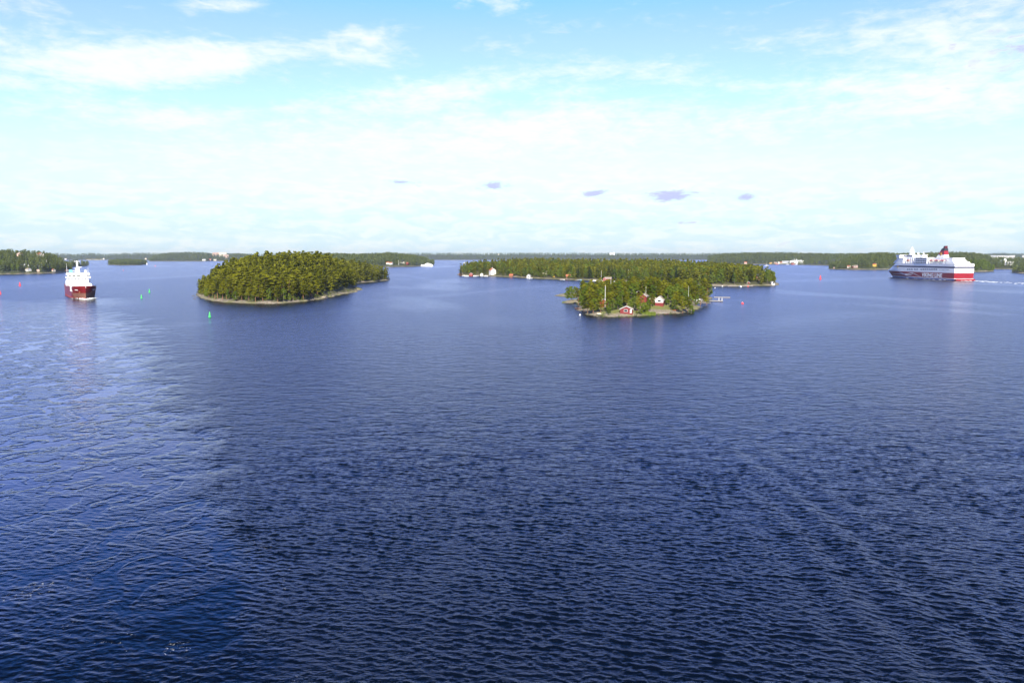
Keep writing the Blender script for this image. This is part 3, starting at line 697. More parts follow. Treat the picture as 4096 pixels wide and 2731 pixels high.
for i, (px, D, h) in enumerate([(2420, 381, 3.2), (2478, 380, 2.0), (2490, 381, 1.7), (2520, 381, 1.6), (2533, 382, 1.6), (2465, 378, 1.4), (2405, 385, 2.4), (2560, 382, 1.8), (2600, 384, 2.4), (2620, 388, 2.2), (2640, 393, 2.2), (2660, 396, 2.0), (2690, 402, 2.0), (2575, 384, 2.6), (2390, 387, 1.6), (2550, 386, 2.6), (2760, 396, 1.5), (2725, 398, 1.5), (2437, 384, 1.8), (2295, 475, 1.8), (2270, 473, 1.6), (2310, 478, 2)]):
    x = at(px, D); side = 'left of' if px < 2480 else ('in front of' if px < 2545 else 'right of')
    plant('shrub', x, D, SI.z(x, D), h, f'rounded green shrub on the rocks {side} the front red cottage', f'shrubs {side} the front red cottage', rnd)
for i, (px, D, h) in enumerate([(2262, 578, 1.4), (2285, 582, 1.7), (2305, 585, 1.3), (2245, 575, 1.1)]):
    x = at(px, D); plant('shrub', x, D, SK.z(x, D), h, 'low green bush on the bare skerry', 'bushes on the bare skerry', rnd)

# ---- the long island: leafy and spruce trees of the front row stand alone, the rest is one wood
pts = LO.scatter(6.2, nrg, 4.5); rest = []; restl = []; nleaf = nsp = 0
HOUSES_LO = []
def lo_free(px, D, r): HOUSES_LO.append((at(px, D), D, r))
for a in [(1970, 1180, 13), (1970, 1150, 10), (2045, 1100, 8), (2116, 1062, 8), (2178, 1090, 9), (2178, 1065, 8), (2213, 1030, 6), (2274, 1000, 8), (2330, 975, 6), (2374, 960, 8), (2430, 945, 10), (2795, 905, 9), (2805, 880, 9), (2992, 800, 7), (3092, 800, 7), (3038, 835, 7), (2905, 800, 8)]: lo_free(*a)
for x, y, z, d in pts[np.argsort(pts[:, 1])]:
    c, r_ = pxof(x, y, z)
    if not clear_of(x, y, HOUSES_LO): continue
    if y > 1520: continue
    sec = 'left end' if c < 2080 else ('left half' if c < 2350 else ('middle' if c < 2650 else 'right end'))
    edge_ = d < 16; k = rnd.random()
    if edge_ and k < .34 and nleaf < 70:
        nleaf += 1; plant('leaf', x, y, z, rnd.uniform(8, 13), f'pale green leafy tree at the shore of the long island, {sec}', f'leafy shore trees of the long island, {sec}', rnd, sx=.95)
    elif d < 40 and k > .93 and nsp < 30:
        nsp += 1; plant('spruce', x, y, z, rnd.uniform(13, 18), f'dark pointed spruce among the pines of the long island, {sec}', f'spruces of the long island, {sec}', rnd)
    elif d < 9 and k > .6: pass
    elif c > 2880 and d < 26 and k > .62: pass
    elif rnd.random() < .24: restl.append((x, y, z, rnd.uniform(9, 16)))
    else: rest.append((x, y, z, rnd.triangular(9.5, 19, 14)))
wood('island_wood', rest, 'pine', M['pine_far'], 'long band of pine wood covering the long island', 5)
wood('leafy_wood', restl, 'leaf', M['leaf_far'], 'lighter leafy trees mixed through the pine wood of the long island', 15)
for px, D, h, lab, kd in [(3098, 795, 10.5, 'lone leaning pine above the white hut on the right tip of the long island', 'pine'), (3070, 805, 15, 'tall narrow dark tree, last but one towards the right tip', 'leaf'), (1843, 1180, 13, 'small dark tree alone at the left tip of the long island', 'spruce'), (2905, 850, 15, 'tall dark spruce rising above the right end of the long island', 'spruce'), (2240, 1085, 15, 'big bright green leafy tree in the middle of the long island shore', 'leaf'), (2255, 1075, 13, 'second bright green leafy tree beside the yellow hut', 'leaf'), (2208, 1100, 13, 'bright green leafy tree behind the beige house', 'leaf')]:
    x = at(px, D); plant(kd, x, D, max(LO.z(x, D), .3), h, lab, None, rnd)
pts = IS.scatter(7.5, nrg, 3)
wood('islet_wood', [(x, y, z, rnd.uniform(12, 17)) for x, y, z, d in pts], 'pine', M['wood_far'], 'dense round wood covering the small islet', 6)

# ---- the mainland shores
def shore(nm, knots, depth, tree, ntree, kind, seed, wlab, glab, hvar=(.8, 1.15), t0=.03, power=1.3, mat='wood_far', crest=.6, skip=()):
    Rb = Ribbon(knots, depth, tree, seed, crest); Rb.build(nm + '_ground', M['farland'], glab)
    P = Rb.scatter(ntree, np.random.default_rng(seed), t0, .95, power)
    out = []
    for x, y, z, u in P:
        if any(a < u < b and y < c for a, b, c in skip): continue
        out.append((x, y, z, tree * rnd.uniform(*hvar)))
    wood(nm + '_wood', out, kind, M[mat], wlab, seed); return Rb
FB = shore('horizon', [(-700, 1040, 1016), (100, 1040, 1016), (240, 1040, 1014), (300, 1040, 1018), (360, 1040, 1013), (430, 1040, 1017), (520, 1040, 1013), (700, 1040, 1013), (1000, 1040, 1016), (1400, 1040, 1015), (1650, 1040, 1013), (2000, 1040, 1013), (2300, 1040, 1013), (2500, 1040, 1014), (2700, 1040, 1014), (2900, 1040, 1013), (3300, 1040, 1015), (3700, 1040, 1016), (3900, 1040, 1016), (4800, 1040, 1015)], 1100, 17, 13000, 'mini', 41,
    'far bluish band of woods along the whole horizon', 'far low hills along the horizon', hvar=(.75, 1.25))
F2 = shore('far_left_shore', [(596, 1045, 1036), (620, 1045, 1021), (680, 1045, 1012), (760, 1045, 1010), (830, 1045, 1011), (850, 1044, 1016), (900, 1044, 1017), (950, 1044, 1014), (1000, 1043, 1018), (1060, 1042, 1030)], 500, 16, 2200, 'mini', 42, 'far wood on the shore left of the wooded island', 'far shore left of the wooded island', skip=[(848, 915, 4555)])
F3 = shore('headland', [(1150, 1068, 1020), (1330, 1068, 1016), (1420, 1068, 1017), (1500, 1068, 1017), (1560, 1067, 1012), (1600, 1067, 1016), (1660, 1066, 1022), (1700, 1064, 1031), (1725, 1061, 1043), (1736, 1059, 1056)], 330, 15, 2000, 'mini', 43, 'wood on the headland right behind the wooded island', 'headland behind the wooded island', skip=[(1540, 1575, 2140), (1580, 1645, 2150)], t0=.06)
F4 = shore('right_far_shore', [(2830, 1057, 1026), (2900, 1057, 1015), (2950, 1057, 1013), (3050, 1057, 1011), (3150, 1057, 1012), (3250, 1057, 1015), (3350, 1058, 1016), (3500, 1058, 1015), (3900, 1058, 1014)], 420, 15, 4200, 'mini', 44, 'wood behind the little harbour on the right', 'far shore with the little harbour', skip=[(3085, 3225, 2850), (2968, 2998, 2850)])
F5 = shore('harbour_point', [(3192, 1060, 1053), (3215, 1060, 1046), (3260, 1061, 1036), (3330, 1062, 1025), (3440, 1062, 1020)], 200, 12, 260, 'mini', 45, 'wooded point just right of the little harbour', 'low point right of the harbour')
F6 = shore('right_headland', [(3316, 1077, 1071), (3340, 1077, 1050), (3380, 1078, 1035), (3420, 1079, 1022), (3480, 1079, 1013), (3540, 1078, 1012), (3600, 1076, 1018), (3640, 1074, 1020), (3700, 1074, 1014), (3740, 1073, 1013), (3800, 1073, 1010), (3850, 1074, 1011), (3900, 1074, 1015), (3945, 1076, 1021), (3975, 1076, 1031), (4050, 1077, 1033), (4100, 1077, 1031), (4500, 1078, 1028)], 330, 14, 3000, 'pine', 46, 'green mixed wood on the right shore behind the red and white ferry', 'right shore behind the ferry', skip=[(3330, 3350, 1725), (3385, 3405, 1740), (3410, 3435, 1730), (3488, 3508, 1740), (4005, 4052, 1815), (3958, 4062, 1770)])
F7 = shore('ferry_point', [(3840, 1087, 1070), (3860, 1087, 1050), (3890, 1087, 1041), (3930, 1087, 1040), (3955, 1086, 1048), (3968, 1086, 1066), (3976, 1086, 1080)], 90, 11, 120, 'leaf', 47, 'round green trees on the low point right behind the ferry stern', 'low grassy point behind the ferry stern', mat='leaf_far')
F8 = shore('right_tip', [(4050, 1091, 1086), (4062, 1092, 1068), (4080, 1093, 1056), (4140, 1094, 1040), (4300, 1096, 1030), (4600, 1098, 1028)], 150, 12, 260, 'leaf', 48, 'dark trees on the shore at the far right', 'dark shore at the far right')
F9 = shore('right_hill', [(3880, 1034, 1030), (3920, 1034, 1018), (3960, 1033, 1012), (4000, 1033, 1010), (4060, 1033, 1014), (4120, 1033, 1012), (4500, 1034, 1013)], 700, 15, 1200, 'mini', 49, 'bluish wooded hill beyond the white apartment blocks', 'far hill beyond the apartment blocks')
L1 = shore('left_headland', [(-500, 1101, 1000), (0, 1098, 1004), (40, 1097, 1002), (80, 1096, 1006), (130, 1095, 1007), (180, 1094, 1011), (220, 1092, 1020), (250, 1090, 1035), (275, 1087, 1056), (288, 1084, 1076)], 330, 14, 1500, 'pine', 50, 'green wood over the headland at the far left', 'rocky headland at the far left', skip=[(-20, 30, 1275), (78, 130, 1332), (136, 162, 1318)], t0=.045)
L2 = shore('second_point', [(255, 1069, 1050), (270, 1068, 1045), (300, 1067, 1039), (330, 1065, 1043), (345, 1064, 1048), (354, 1062, 1056)], 120, 13, 130, 'pine', 51, 'wooded point beyond the oncoming red ship', 'low point beyond the oncoming ship')
# nearer single trees on the left headland
for i in range(46):
    u = 5 + i * 6 + rnd.uniform(-3, 3); t = rnd.uniform(.03, .22)
    if 84 < u < 130 and t < .2 or 138 < u < 160 or u < 40 and t < .09: continue
    x, y, z = L1.spot(u, t); kd = 'leaf' if rnd.random() < .65 else 'spruce'
    plant(kd, x, y, z, rnd.uniform(8, 13), {'leaf': 'leafy tree near the water on the far left headland', 'spruce': 'dark spruce near the water on the far left headland'}[kd], {'leaf': 'leafy trees on the far left headland', 'spruce': 'spruces on the far left headland'}[kd], rnd)

# ------------------------------------------------------------------ the red and white car ferry
FA = R(4.0); FS = np.array([579.8, 955.0]); FH = np.array([-sin(FA), cos(FA)]); FP = np.array([-cos(FA), -sin(FA)])
FB2 = 13.8; FO = FS - FB2 * FP
def ferry_world(l, y, z): p = FO + l * FH + y * FP; return p[0], p[1], z
def to_pix(x, y, z):
    f = y * cos(PIT) - (z - H) * sin(PIT); u = y * sin(PIT) + (z - H) * cos(PIT); return CX + F * x / f, CY - F * u / f
def f_stem(z): return 157 + 13.5 * min(z, 10.2) / 10.2 if z <= 10.2 else np.interp(z, [10.2, 13, 16.3, 17.7, 21.6, 22.4], [170.5, 163, 156, 153, 146, 145])
def f_hb(x, z):
    t = np.clip((f_stem(z) - x) / np.interp(z, [0, 10, 14, 22], [70, 52, 34, 26]), 0, 1)
    b = FB2 * np.sin(t * pi / 2) ** np.interp(z, [0, 10, 22], [1.0, .72, .6])
    return float(max(.12, b * (1 - .03 * max(0, 1 - x / 12.))))
def ferry_uv(cx, cy):                                     # place on the port side seen at a pixel of the close view
    px, py = 3540 + cx / 5.88, 960 + cy / 5.88; best = None
    l, z = 80.0, 8.0
    for it in range(40):
        a = np.array(to_pix(*ferry_world(l, f_hb(l, z), z))); e = 1e-2
        jl = (np.array(to_pix(*ferry_world(l + .5, f_hb(l + .5, z), z))) - a) / .5; jz = (np.array(to_pix(*ferry_world(l, f_hb(l, z + .2), z + .2))) - a) / .2
        J = np.stack([jl, jz], 1)
        try: st = np.linalg.solve(J, np.array([px, py]) - a)
        except Exception: break
        l = float(np.clip(l + np.clip(.7 * st[0], -15, 15), 0, f_stem(z) - .6)); z = float(np.clip(z + np.clip(.7 * st[1], -2, 2), 0, 21.5))
    return l, z
def build_ferry():
    root = empty('ferry', (FO[0], FO[1], 0), R(90) + FA, 'red and white car ferry with tall red and black funnel, seen from its stern quarter', 'ferry')
    def hull_part(name, zs, mats, mi, cap_top=False):
        m = MB(); st = np.concatenate([[0, 6, 14, 30, 60, 90, 110], np.linspace(118, 170, 20)])
        for side in (1, -1):
            for j in range(len(zs) - 1):
                rows = []
                for z in (zs[j], zs[j + 1]):
                    fr = f_stem(z); xs = np.minimum(st, fr) if True else st
                    xs = st / 170.5 * fr
                    rows.append([(x, side * f_hb(x, z), z) for x in xs])
                m.loft(rows, mi[j], cap=False)
        for j in range(len(zs) - 1):                       # transom
            a, b = f_hb(0, zs[j]), f_hb(0, zs[j + 1]); m.add([(0, -a, zs[j]), (0, a, zs[j]), (0, b, zs[j + 1]), (0, -b, zs[j + 1])], [(0, 1, 2, 3)], mi[j])
        if cap_top:
            z = zs[-1]; xs = st / 170.5 * f_stem(z); n = len(xs)
            vs = [(x, f_hb(x, z), z - .02) for x in xs] + [(x, -f_hb(x, z), z - .02) for x in xs]
            m.add(vs, [(i, i + 1, n + i + 1, n + i) for i in range(n - 1)], len(mats) - 1)
        return m.build(name, mats, root)
    lower = hull_part('hull', [-1.2, 1.7, 2.5, 9.7, 10.2], [M['blue'], M['white'], M['hull_red']], [0, 1, 2, 1], True)
    upper = hull_part('upper_hull', [10.2, 13, 15.9, 18.1, 21.6], [M['white'], M['navy'], M['ship_grey']], [0, 0, 1, 0], True)
    # duck tail and stern doors
    MB().frustum((-5, .2, -13, 13, -.8), (-3.4, .2, -13.2, 13.2, 2.0)).build('stern_sponson', M['hull_red'], root)
    for y in (-6.2, 6.2):
        d = MB().box(-.35, 0, y - 4.6, y + 4.6, 2.6, 9.2)
        for k in (-2.8, 0, 2.8): d.box(-.55, -.35, y + k - .18, y + k + .18, 2.7, 9.1)
        d.build('stern_door', M['hull_red'], root)
    for k in range(9):
        MB().box(-.06, 0, -11.2 + k * 2.6, -9.4 + k * 2.6, 16.7, 17.4).build('stern_window', M['glass'], root)
    # the row of side windows and the smaller round ports
    for cx in (535, 583, 632, 705, 755, 852, 902, 952, 1003, 1054, 1105, 1156, 1208):
        l, z = ferry_uv(cx, 690); y = f_hb(l, z); MB().box(l - 1.7, l + 1.7, y - .25, y + .04, z - .65, z + .65).build('side_window', M['glass'], root)
    for cx in list(range(340, 500, 32)) + list(range(1290, 1520, 30)):
        l, z = ferry_uv(cx, 684 if cx < 600 else 702); y = f_hb(l, z); MB().tube((l, y - .3, z), (l, y + .05, z), .45, n=8).build('porthole', M['glass'], root)
    # deckhouses
    sup = MB()
    sup.frustum((116, 139, -12.6, 12.6, 21.6), (114, 127, -12.8, 12.8, 29.2)).box(84, 116, -9.6, 9.6, 21.6, 29.2).box(20, 84, -9.8, 9.8, 21.6, 27.4).box(12, 60, -8.5, 8.5, 27.4, 29.6)
    sup.box(60, 112, -9, 9, 29.2, 30.0).frustum((3.5, 20, -11.4, 11.4, 21.6), (7, 20, -11.0, 11.0, 24.6)).frustum((8.5, 20, -9.8, 9.8, 24.6), (12, 20, -9.4, 9.4, 27.4)).box(13, 14, -6, 6, 27.4, 29)
    sup.build('superstructure', M['white'], root)
    for s in (1, -1):
        blk = MB().box(57, 83, s * 9.6, s * 14.1, 21.0, 29.6) if s > 0 else MB().box(57, 83, -14.1, -9.6, 21.0, 29.6)
        b = blk.build('side_block', M['white'], root)
        for z0, z1 in ((22.0, 23.2), (24.7, 26.0), (27.6, 28.9)):
            for k in range(6): MB().box(59 + k * 3.9, 62.2 + k * 3.9, min(s * 14.0, s * 14.16), max(s * 14.0, s * 14.16), z0, z1).build('lounge_window', M['glass'], root)
    br = MB().box(98, 121, -8.6, 8.6, 29.2, 33.0).frustum((121, 128.0, -14.0, 14.0, 29.2), (121, 130, -14.2, 14.2, 33.2)).box(97.5, 130.5, -8.9, 8.9, 33.0, 33.5).box(120.4, 130.6, -14.4, 14.4, 33.2, 33.7); br.build('bridge', M['white'], root)
    for k in range(10): MB().add([(129.1, -13.6 + k * 2.75, 31.2), (129.1, -11.6 + k * 2.75, 31.2), (129.75, -11.6 + k * 2.75, 32.5), (129.75, -13.6 + k * 2.75, 32.5)], [(0, 1, 2, 3)]).build('bridge_window', M['glass'], root)
    for k in range(5): MB().box(100 + k * 4.2, 103 + k * 4.2, 8.6, 8.66, 31.2, 32.4).build('bridge_window', M['glass'], root)
    # mast, radomes, lookout house
    m = MB().frustum((111, 117, -2.4, 2.4, 33.5), (112.6, 115.4, -1.1, 1.1, 39)).frustum((113, 115, -.8, .8, 39), (113.5, 114.5, -.4, .4, 45.3))
    for z, w in ((38.2, 4.2), (40.3, 3.2), (42.2, 2.2)): m.box(113.3, 114.7, -w, w, z, z + .5)
    m.box(110, 118, -.5, .5, 37.2, 37.7); m.build('mast', M['white'], root)
    for x, z in ((104, 35.0), (94, 35.6)):
        rd = MB().ball((x, 3.2, z), 1.5); rd.tube((x, 3.2, 29.9), (x, 3.2, z - 1.1), .35); rd.build('radome', M['white'], root)
    MB().frustum((83, 90, -4, 4, 29.9), (84, 89, -3, 3, 33.4)).box(82.4, 90.6, -4.2, 4.2, 33.4, 33.9).tube((86.5, 0, 33.9), (86.5, 0, 37.6), .5, .2).box(86, 87, -1.6, 1.6, 35.4, 35.8).build('lookout_house', M['white'], root)
    # funnel
    fu = MB(); z_ = [29.4, 33.6, 36.2, 38.9, 42.3, 42.4, 45.7]
    xa = [36.6, 37.6, 37.9, 38.1, 38.4, 38.6, 38.6]; xf = [54.5, 51.4, 49.6, 47.8, 45.2, 43.9, 42.5]; yw = [3.8, 3.2, 3.0, 2.8, 2.6, 1.9, 1.7]; mi = [0, 1, 1, 2, 2, 3]
    secs = [[(xa[i], -yw[i], z_[i]), (xf[i] - 1.4, -yw[i], z_[i]), (xf[i], -yw[i] * .45, z_[i]), (xf[i], yw[i] * .45, z_[i]), (xf[i] - 1.4, yw[i], z_[i]), (xa[i], yw[i], z_[i])] for i in range(7)]
    for i in range(6): fu.loft(secs[i:i + 2], mi[i], cap=(i == 5), close=True)
    fo = fu.build('funnel', [M['white'], M['hull_red'], M['black'], M['maroon']], root)
    for s in (1, -1):
        MB().prism([(44.2, 31.6), (46.2, 34.0), (44.2, 36.4), (42.2, 34.0)], 'y', s * 2.9, s * 3.55).build('emblem', M['gold'], fo)
        MB().prism([(44.2, 32.7), (45.3, 34.0), (44.2, 35.3), (43.1, 34.0)], 'y', s * 3.4, s * 3.60).build('emblem_heart', M['hull_red'], fo)
    # boats in davits, rescue boat, rails
    for s in (1, -1):
        for x in (27, 38.5, 50):
            lb = empty('lifeboat', (0, 0, 0)); lb.parent = root
            secs = [[(x + t * 4.6, s * 12.0 - w * 1.5 * c_, 24.6 + 1.1 * (1 - w) + zz * .9) for c_, zz in ((-1, .9), (-.8, .1), (0, -.4), (.8, .1), (1, .9))] for t, w in ((-1, .15), (-.75, .8), (0, 1), (.75, .8), (1, .1))]
            MB().loft(secs).build('boat_hull', M['white'], lb)
            MB().frustum((x - 4.0, x + 4.0, s * 12 - 1.35, s * 12 + 1.35, 25.6), (x - 2.6, x + 2.6, s * 12 - .7, s * 12 + .7, 26.8)).build('boat_cover', M['orange'], lb)
            for e in (-3.4, 3.4):
                d = MB().tube((x + e, s * 10.2, 21.6), (x + e, s * 12.9, 23.2), .3).tube((x + e, s * 12.9, 23.2), (x + e, s * 13.2, 26.6), .28).tube((x + e, s * 13.2, 26.6), (x + e, s * 12.0, 27.6), .25); d.build('davit', M['ship_grey'], root)
    secs = [[(104 + t * 3.2, 11.6 - w * 1.1 * c_, 24.8 + zz * .8) for c_, zz in ((-1, .9), (-.7, .1), (0, -.3), (.7, .1), (1, .9))] for t, w in ((-1, .3), (-.6, .9), (.2, 1), (1, .1))]
    MB().loft(secs).frustum((102, 106, 10.7, 12.5, 25.5), (102.8, 105, 11.1, 12.1, 26.6)).build('rescue_boat', M['orange'], root)
    for x in (90, 95, 100, 106, 110, 113): MB().tube((x, 12.4, 21.6), (x, 12.4, 29.2), .35, n=6).build('pillar', M['white'], root)
    for x in (92, 98, 109): MB().tube((x - 1, 11.4, 22.6), (x + 1, 11.4, 22.6), .8, n=8).build('life_raft', M['white'], root)
    rl = MB()
    for z in (22.2, 22.7): rl.tube((.3, -13.2, z), (.3, 13.2, z), .06, n=4).tube((.3, 13.2, z), (20, 13.4, z), .06, n=4)
    for k in range(11): rl.tube((.3, -13.2 + k * 2.64, 21.6), (.3, -13.2 + k * 2.64, 22.7), .06, n=4)
    rl.build('aft_rail', M['ship_grey'], root)
    for p in ((2, 6, 21.6), (6, -4, 24.6)): MB().tube(p, (p[0], p[1], p[2] + 4), .1, n=5).build('flagstaff', M['steel'], root)
    # name on the side
    t = letters('name_lettering', 'VIKING LINE', M['white'], root, (45, FB2 + .03, 3.15), (R(90), 0, R(180)), 7.4, 1.0, .03)
    bb = [v.co for v in t.data.vertices]; w = max(v.x for v in bb) - min(v.x for v in bb); hgt = max(v.y for v in bb) - min(v.y for v in bb); t.scale = (43.5 / w, 5.6 / hgt, 1)
    ymin = min(v.y for v in bb); t.location.z = 3.15 - ymin * 5.6 / hgt
    # white wave lines on the bow
    for pts, wd in (([(165, 790), (330, 796), (440, 806), (520, 800), (580, 785), (625, 773), (665, 778), (720, 805), (780, 840), (850, 875)], 7), ([(330, 750), (400, 780), (470, 812), (530, 828), (590, 826), (630, 808), (655, 785)], 8), ([(650, 792), (620, 815), (570, 832), (510, 822)], 4)):
        pts = np.array(pts, float); tt = np.linspace(0, len(pts) - 1, 40); xs = np.interp(tt, range(len(pts)), pts[:, 0]); ys = np.interp(tt, range(len(pts)), pts[:, 1])
        ys = np.convolve(np.pad(ys, 2, 'edge'), np.ones(5) / 5, 'valid'); row = [[], []]
        for i, (cx, cy) in enumerate(zip(xs, ys)):
            w_ = wd * (.35 + .65 * math.sin(pi * min(1, max(0, i / 39.))))
            for q, sgn in ((0, -1), (1, 1)):
                l, z = ferry_uv(cx, cy + sgn * w_); z = min(z, 9.6); row[q].append((l, f_hb(l, z) + .06, z))
        MB().loft(row, cap=False).build('wave_stripe', M['white'], root)
    l, z = ferry_uv(300, 630); MB().tube((l, f_hb(l, z) - .2, z), (l, f_hb(l, z) + .12, z), 1.4, n=12).build('bow_emblem', M['gold'], root)
build_ferry()

# ------------------------------------------------------------------ the oncoming red cargo ship
def build_cargo():
    c, hd = CARGO['c'], CARGO['hd']; rz = atan2(hd[1], hd[0])
    root = empty('cargo_ship', (c[0], c[1], 0), rz, 'dark red cargo ship with white bridge coming bow first', 'cargo ship')
    L, B2 = 78.0, 8.0
    def stem(z): return np.interp(z, [-1, 0, 3, 9.6], [-1.0, 0, .2, 2.6])
    def hb(x, z):
        t = np.clip((stem(z) - x) / np.interp(z, [0, 3, 9], [26, 20, 11]), 0, 1)
        return float(max(.12, B2 * np.sin(t * pi / 2) ** np.interp(z, [0, 3, 9], [.95, .8, .55])))
    zs = [-1, .9, 2.5, 4.4, 6.8, 8.4, 9.0]; st = np.concatenate([np.linspace(0, 30, 19), [40, 55, 70, L]])
    m = MB(); mi = [1, 2, 2, 0, 0, 0]
    for side in (1, -1):
        for j in range(len(zs) - 1):
            rows = [[(stem(z) - s, side * hb(stem(z) - s, z), z + (.9 * max(0, 1 - s / 16.) if z > 8.5 else 0)) for s in st] for z in zs[j:j + 2]]
            for i in range(len(st) - 1):
                q = [rows[0][i], rows[0][i + 1], rows[1][i + 1], rows[1][i]]
                k = mi[j]; 
                if k == 2 and st[i] > 14: k = 0
                m.add(q, [(0, 1, 2, 3)], k)
    m.add([(-L, -B2, -1), (-L, B2, -1), (-L, B2, 9), (-L, -B2, 9)], [(0, 1, 2, 3)], 0)
    hull = m.build('hull', [M['cargo_red'], M['hull_orange'], M['rust']], root)
    dk = MB(); xs = [stem(8.2) - s for s in st]; n = len(xs)
    dk.add([(x, hb(x, 8.2) - .05, 8.2) for x in xs] + [(x, -hb(x, 8.2) + .05, 8.2) for x in xs], [(i, i + 1, n + i + 1, n + i) for i in range(n - 1)]); dk.build('deck', M['ship_grey'], root)
    # white coamings and covers on the fore deck
    MB().box(-44, -14, -5.6, 5.6, 8.2, 10.6).build('hatch_coaming', M['white'], root)
    for k in range(5): MB().frustum((-43.6 + k * 6, -38.2 + k * 6, -5.4, 5.4, 10.6), (-43.2 + k * 6, -38.6 + k * 6, -5, 5, 11.2)).build('hatch_cover', M['white'], root)
    MB().box(-9, -5, -3, 3, 8.2, 9.6).tube((-7, 3.2, 9.4), (-7, -3.2, 9.4), .5).build('windlass', M['white'], root)
    for y in (-3.2, .6, 4.4): MB().ball((1.0 - abs(y) * .45, y, 9.7), .32).build('fairlead', M['white'], root)
    # white quarter panel and name on the bow, anchors
    p = MB(); r0 = [(x, -hb(x, 5.2) - .06, 5.2 if x < -12 else 6.6) for x in np.linspace(-26, -7, 8)]; r1 = [(x, -hb(x, 9.4) - .06, 9.5) for x in np.linspace(-26, -7.6, 8)]
    p.loft([r0, r1], cap=False).build('white_panel', M['white'], root)
    for s in (-1, 1):
        for k in range(5):
            x0 = -5.6 + k * .62; MB().add([(x0, s * (hb(x0, 6.6) + .06), 6.3), (x0 + .42, s * (hb(x0 + .42, 6.6) + .06), 6.3), (x0 + .42, s * (hb(x0 + .42, 7.2) + .06), 7.1), (x0, s * (hb(x0, 7.2) + .06), 7.1)], [(0, 1, 2, 3)]).build('name_mark', M['white'], root)
        x, y = -2.7, s * (hb(-2.7, 5.2) + .12)
        a = MB().tube((x, y, 6.1), (x, y, 4.8), .12, n=6).tube((x - .6, y, 5.1), (x, y, 4.7), .13, n=6).tube((x + .6, y, 5.1), (x, y, 4.7), .13, n=6); a.build('anchor', M['yellow'], root)
        for z in (2.9, 5.0):
            r = [[(x_, s * (hb(x_, z) + .02 + .12 * w), z + .1 * q) for x_ in np.linspace(-70, -16, 20)] for w, q in ((0, -1), (1, 0), (0, 1))]
            MB().loft(r, cap=False).build('rubbing_strake', M['cargo_red'], root)
    # accommodation block
    acc = MB().box(-66, -48, -6.9, 6.9, 8.2, 14.3).box(-64, -47.6, -7.0, 7.0, 11.2, 11.45)
    ac = acc.build('accommodation_block', M['white'], root)
    for k in range(5): MB().box(-48, -47.93, -4.9 + k * 2.35, -4.4 + k * 2.35, 13.5, 13.95).build('cabin_window', M['glass'], root)
    MB().box(-58, -47, -8.4, 8.4, 14.3, 15.7).build('bridge_wing', M['white'], root)
    wh = MB().frustum((-57, -47.6, -6.9, 6.9, 15.7), (-57, -47.1, -7.3, 7.3, 17.05)).frustum((-58, -46.8, -8.0, 8.0, 17.05), (-57.6, -47.2, -7.7, 7.7, 18.5)).build('wheelhouse', M['white'], root)
    for y0, y1 in ((-6.6, -5.2), (-4.2, -2.2), (-1.2, 1.5), (2.4, 3.2), (3.8, 4.7), (5.4, 7.0)): MB().add([(-47.5, y0, 15.95), (-47.5, y1, 15.95), (-47.05, y1, 16.9), (-47.05, y0, 16.9)], [(0, 1, 2, 3)]).build('wheelhouse_window', M['glass'], root)
    ms = MB().frustum((-55, -50.5, -1.6, 1.4, 18.5), (-54.5, -51, -1.5, 1.3, 22.2)).box(-55, -50, -2.0, 1.8, 22.2, 22.5).frustum((-53.6, -52.4, -.6, .5, 22.5), (-53.2, -52.8, -.22, .22, 28.4))
    for z, w in ((23.6, .9), (25.6, .9), (27.5, 2.0)): ms.box(-53.3, -52.7, -w, w, z, z + .35)
    ms.box(-52.4, -51.4, -.2, 3.0, 23.0, 23.35); ms.build('mast', M['white'], root)
    MB().ball((-52, 5.6, 19.7), 1.15).tube((-52, 5.6, 18.4), (-52, 5.6, 19), .5).build('radome', M['white'], root)
    for y, h in ((-7.4, 26.4), (7.3, 22.6)): MB().tube((-52, y, 18.4), (-52, y, h), .14, .05, n=5).build('antenna', M['white'], root)
    MB().frustum((-64, -59, -5.6, -2.6, 14.3), (-63.5, -60, -5.2, -3, 21)).build('funnel', M['cyan'], root)
    MB().box(-62, -50, -8.3, -7.0, 8.3, 11.2).box(-60, -54, -8.2, -7, 11.3, 12.8).build('side_gallery', M['white'], root)
    secs = [[(-56 + t * 3.2, 8.0 - w * .9 * c_, 11.2 + zz * .8) for c_, zz in ((-1, .9), (-.7, .1), (0, -.3), (.7, .1), (1, .9))] for t, w in ((-1, .3), (-.6, .9), (.2, 1), (1, .1))]
    MB().loft(secs).build('rescue_boat', M['cargo_red'], root)
M['hull_orange'] = paint('red_bottom_paint', (.34, .035, .02), .6, .3, .3)
build_cargo()

# ------------------------------------------------------------------ foam of both ships
M['foam'] = material('foam', lambda n: n.n('ShaderNodeBsdfPrincipled', ins={'Base Color': n.mix(n.n('ShaderNodeTexNoise', ins={'Scale': 1.2, 'Detail': 4.0, 'Vector': n.n('ShaderNodeTexCoord').outputs['Object']}).outputs[0], (.62, .68, .70), (.85, .87, .87)), 'Roughness': .9}).outputs[0])
def foam_lumps(name, spots, label):                       # spots: x, y, half length, half width, height, heading
    m = MB()
    for x, y, a, b, h, t in spots:
        vs = [(x, y, h)]; n = 10
        for i in range(n):
            q = 2 * pi * i / n; rr = rnd.uniform(.65, 1.2); u, v = a * rr * cos(q), b * rr * sin(q)
            vs.append((x + u * cos(t) - v * sin(t), y + u * sin(t) + v * cos(t), -.05))
        m.add(vs, [(0, i + 1, (i + 1) % n + 1) for i in range(n)])
    return tag(m.build(name, M['foam'], None, smooth=False), label, None, None, 'stuff')
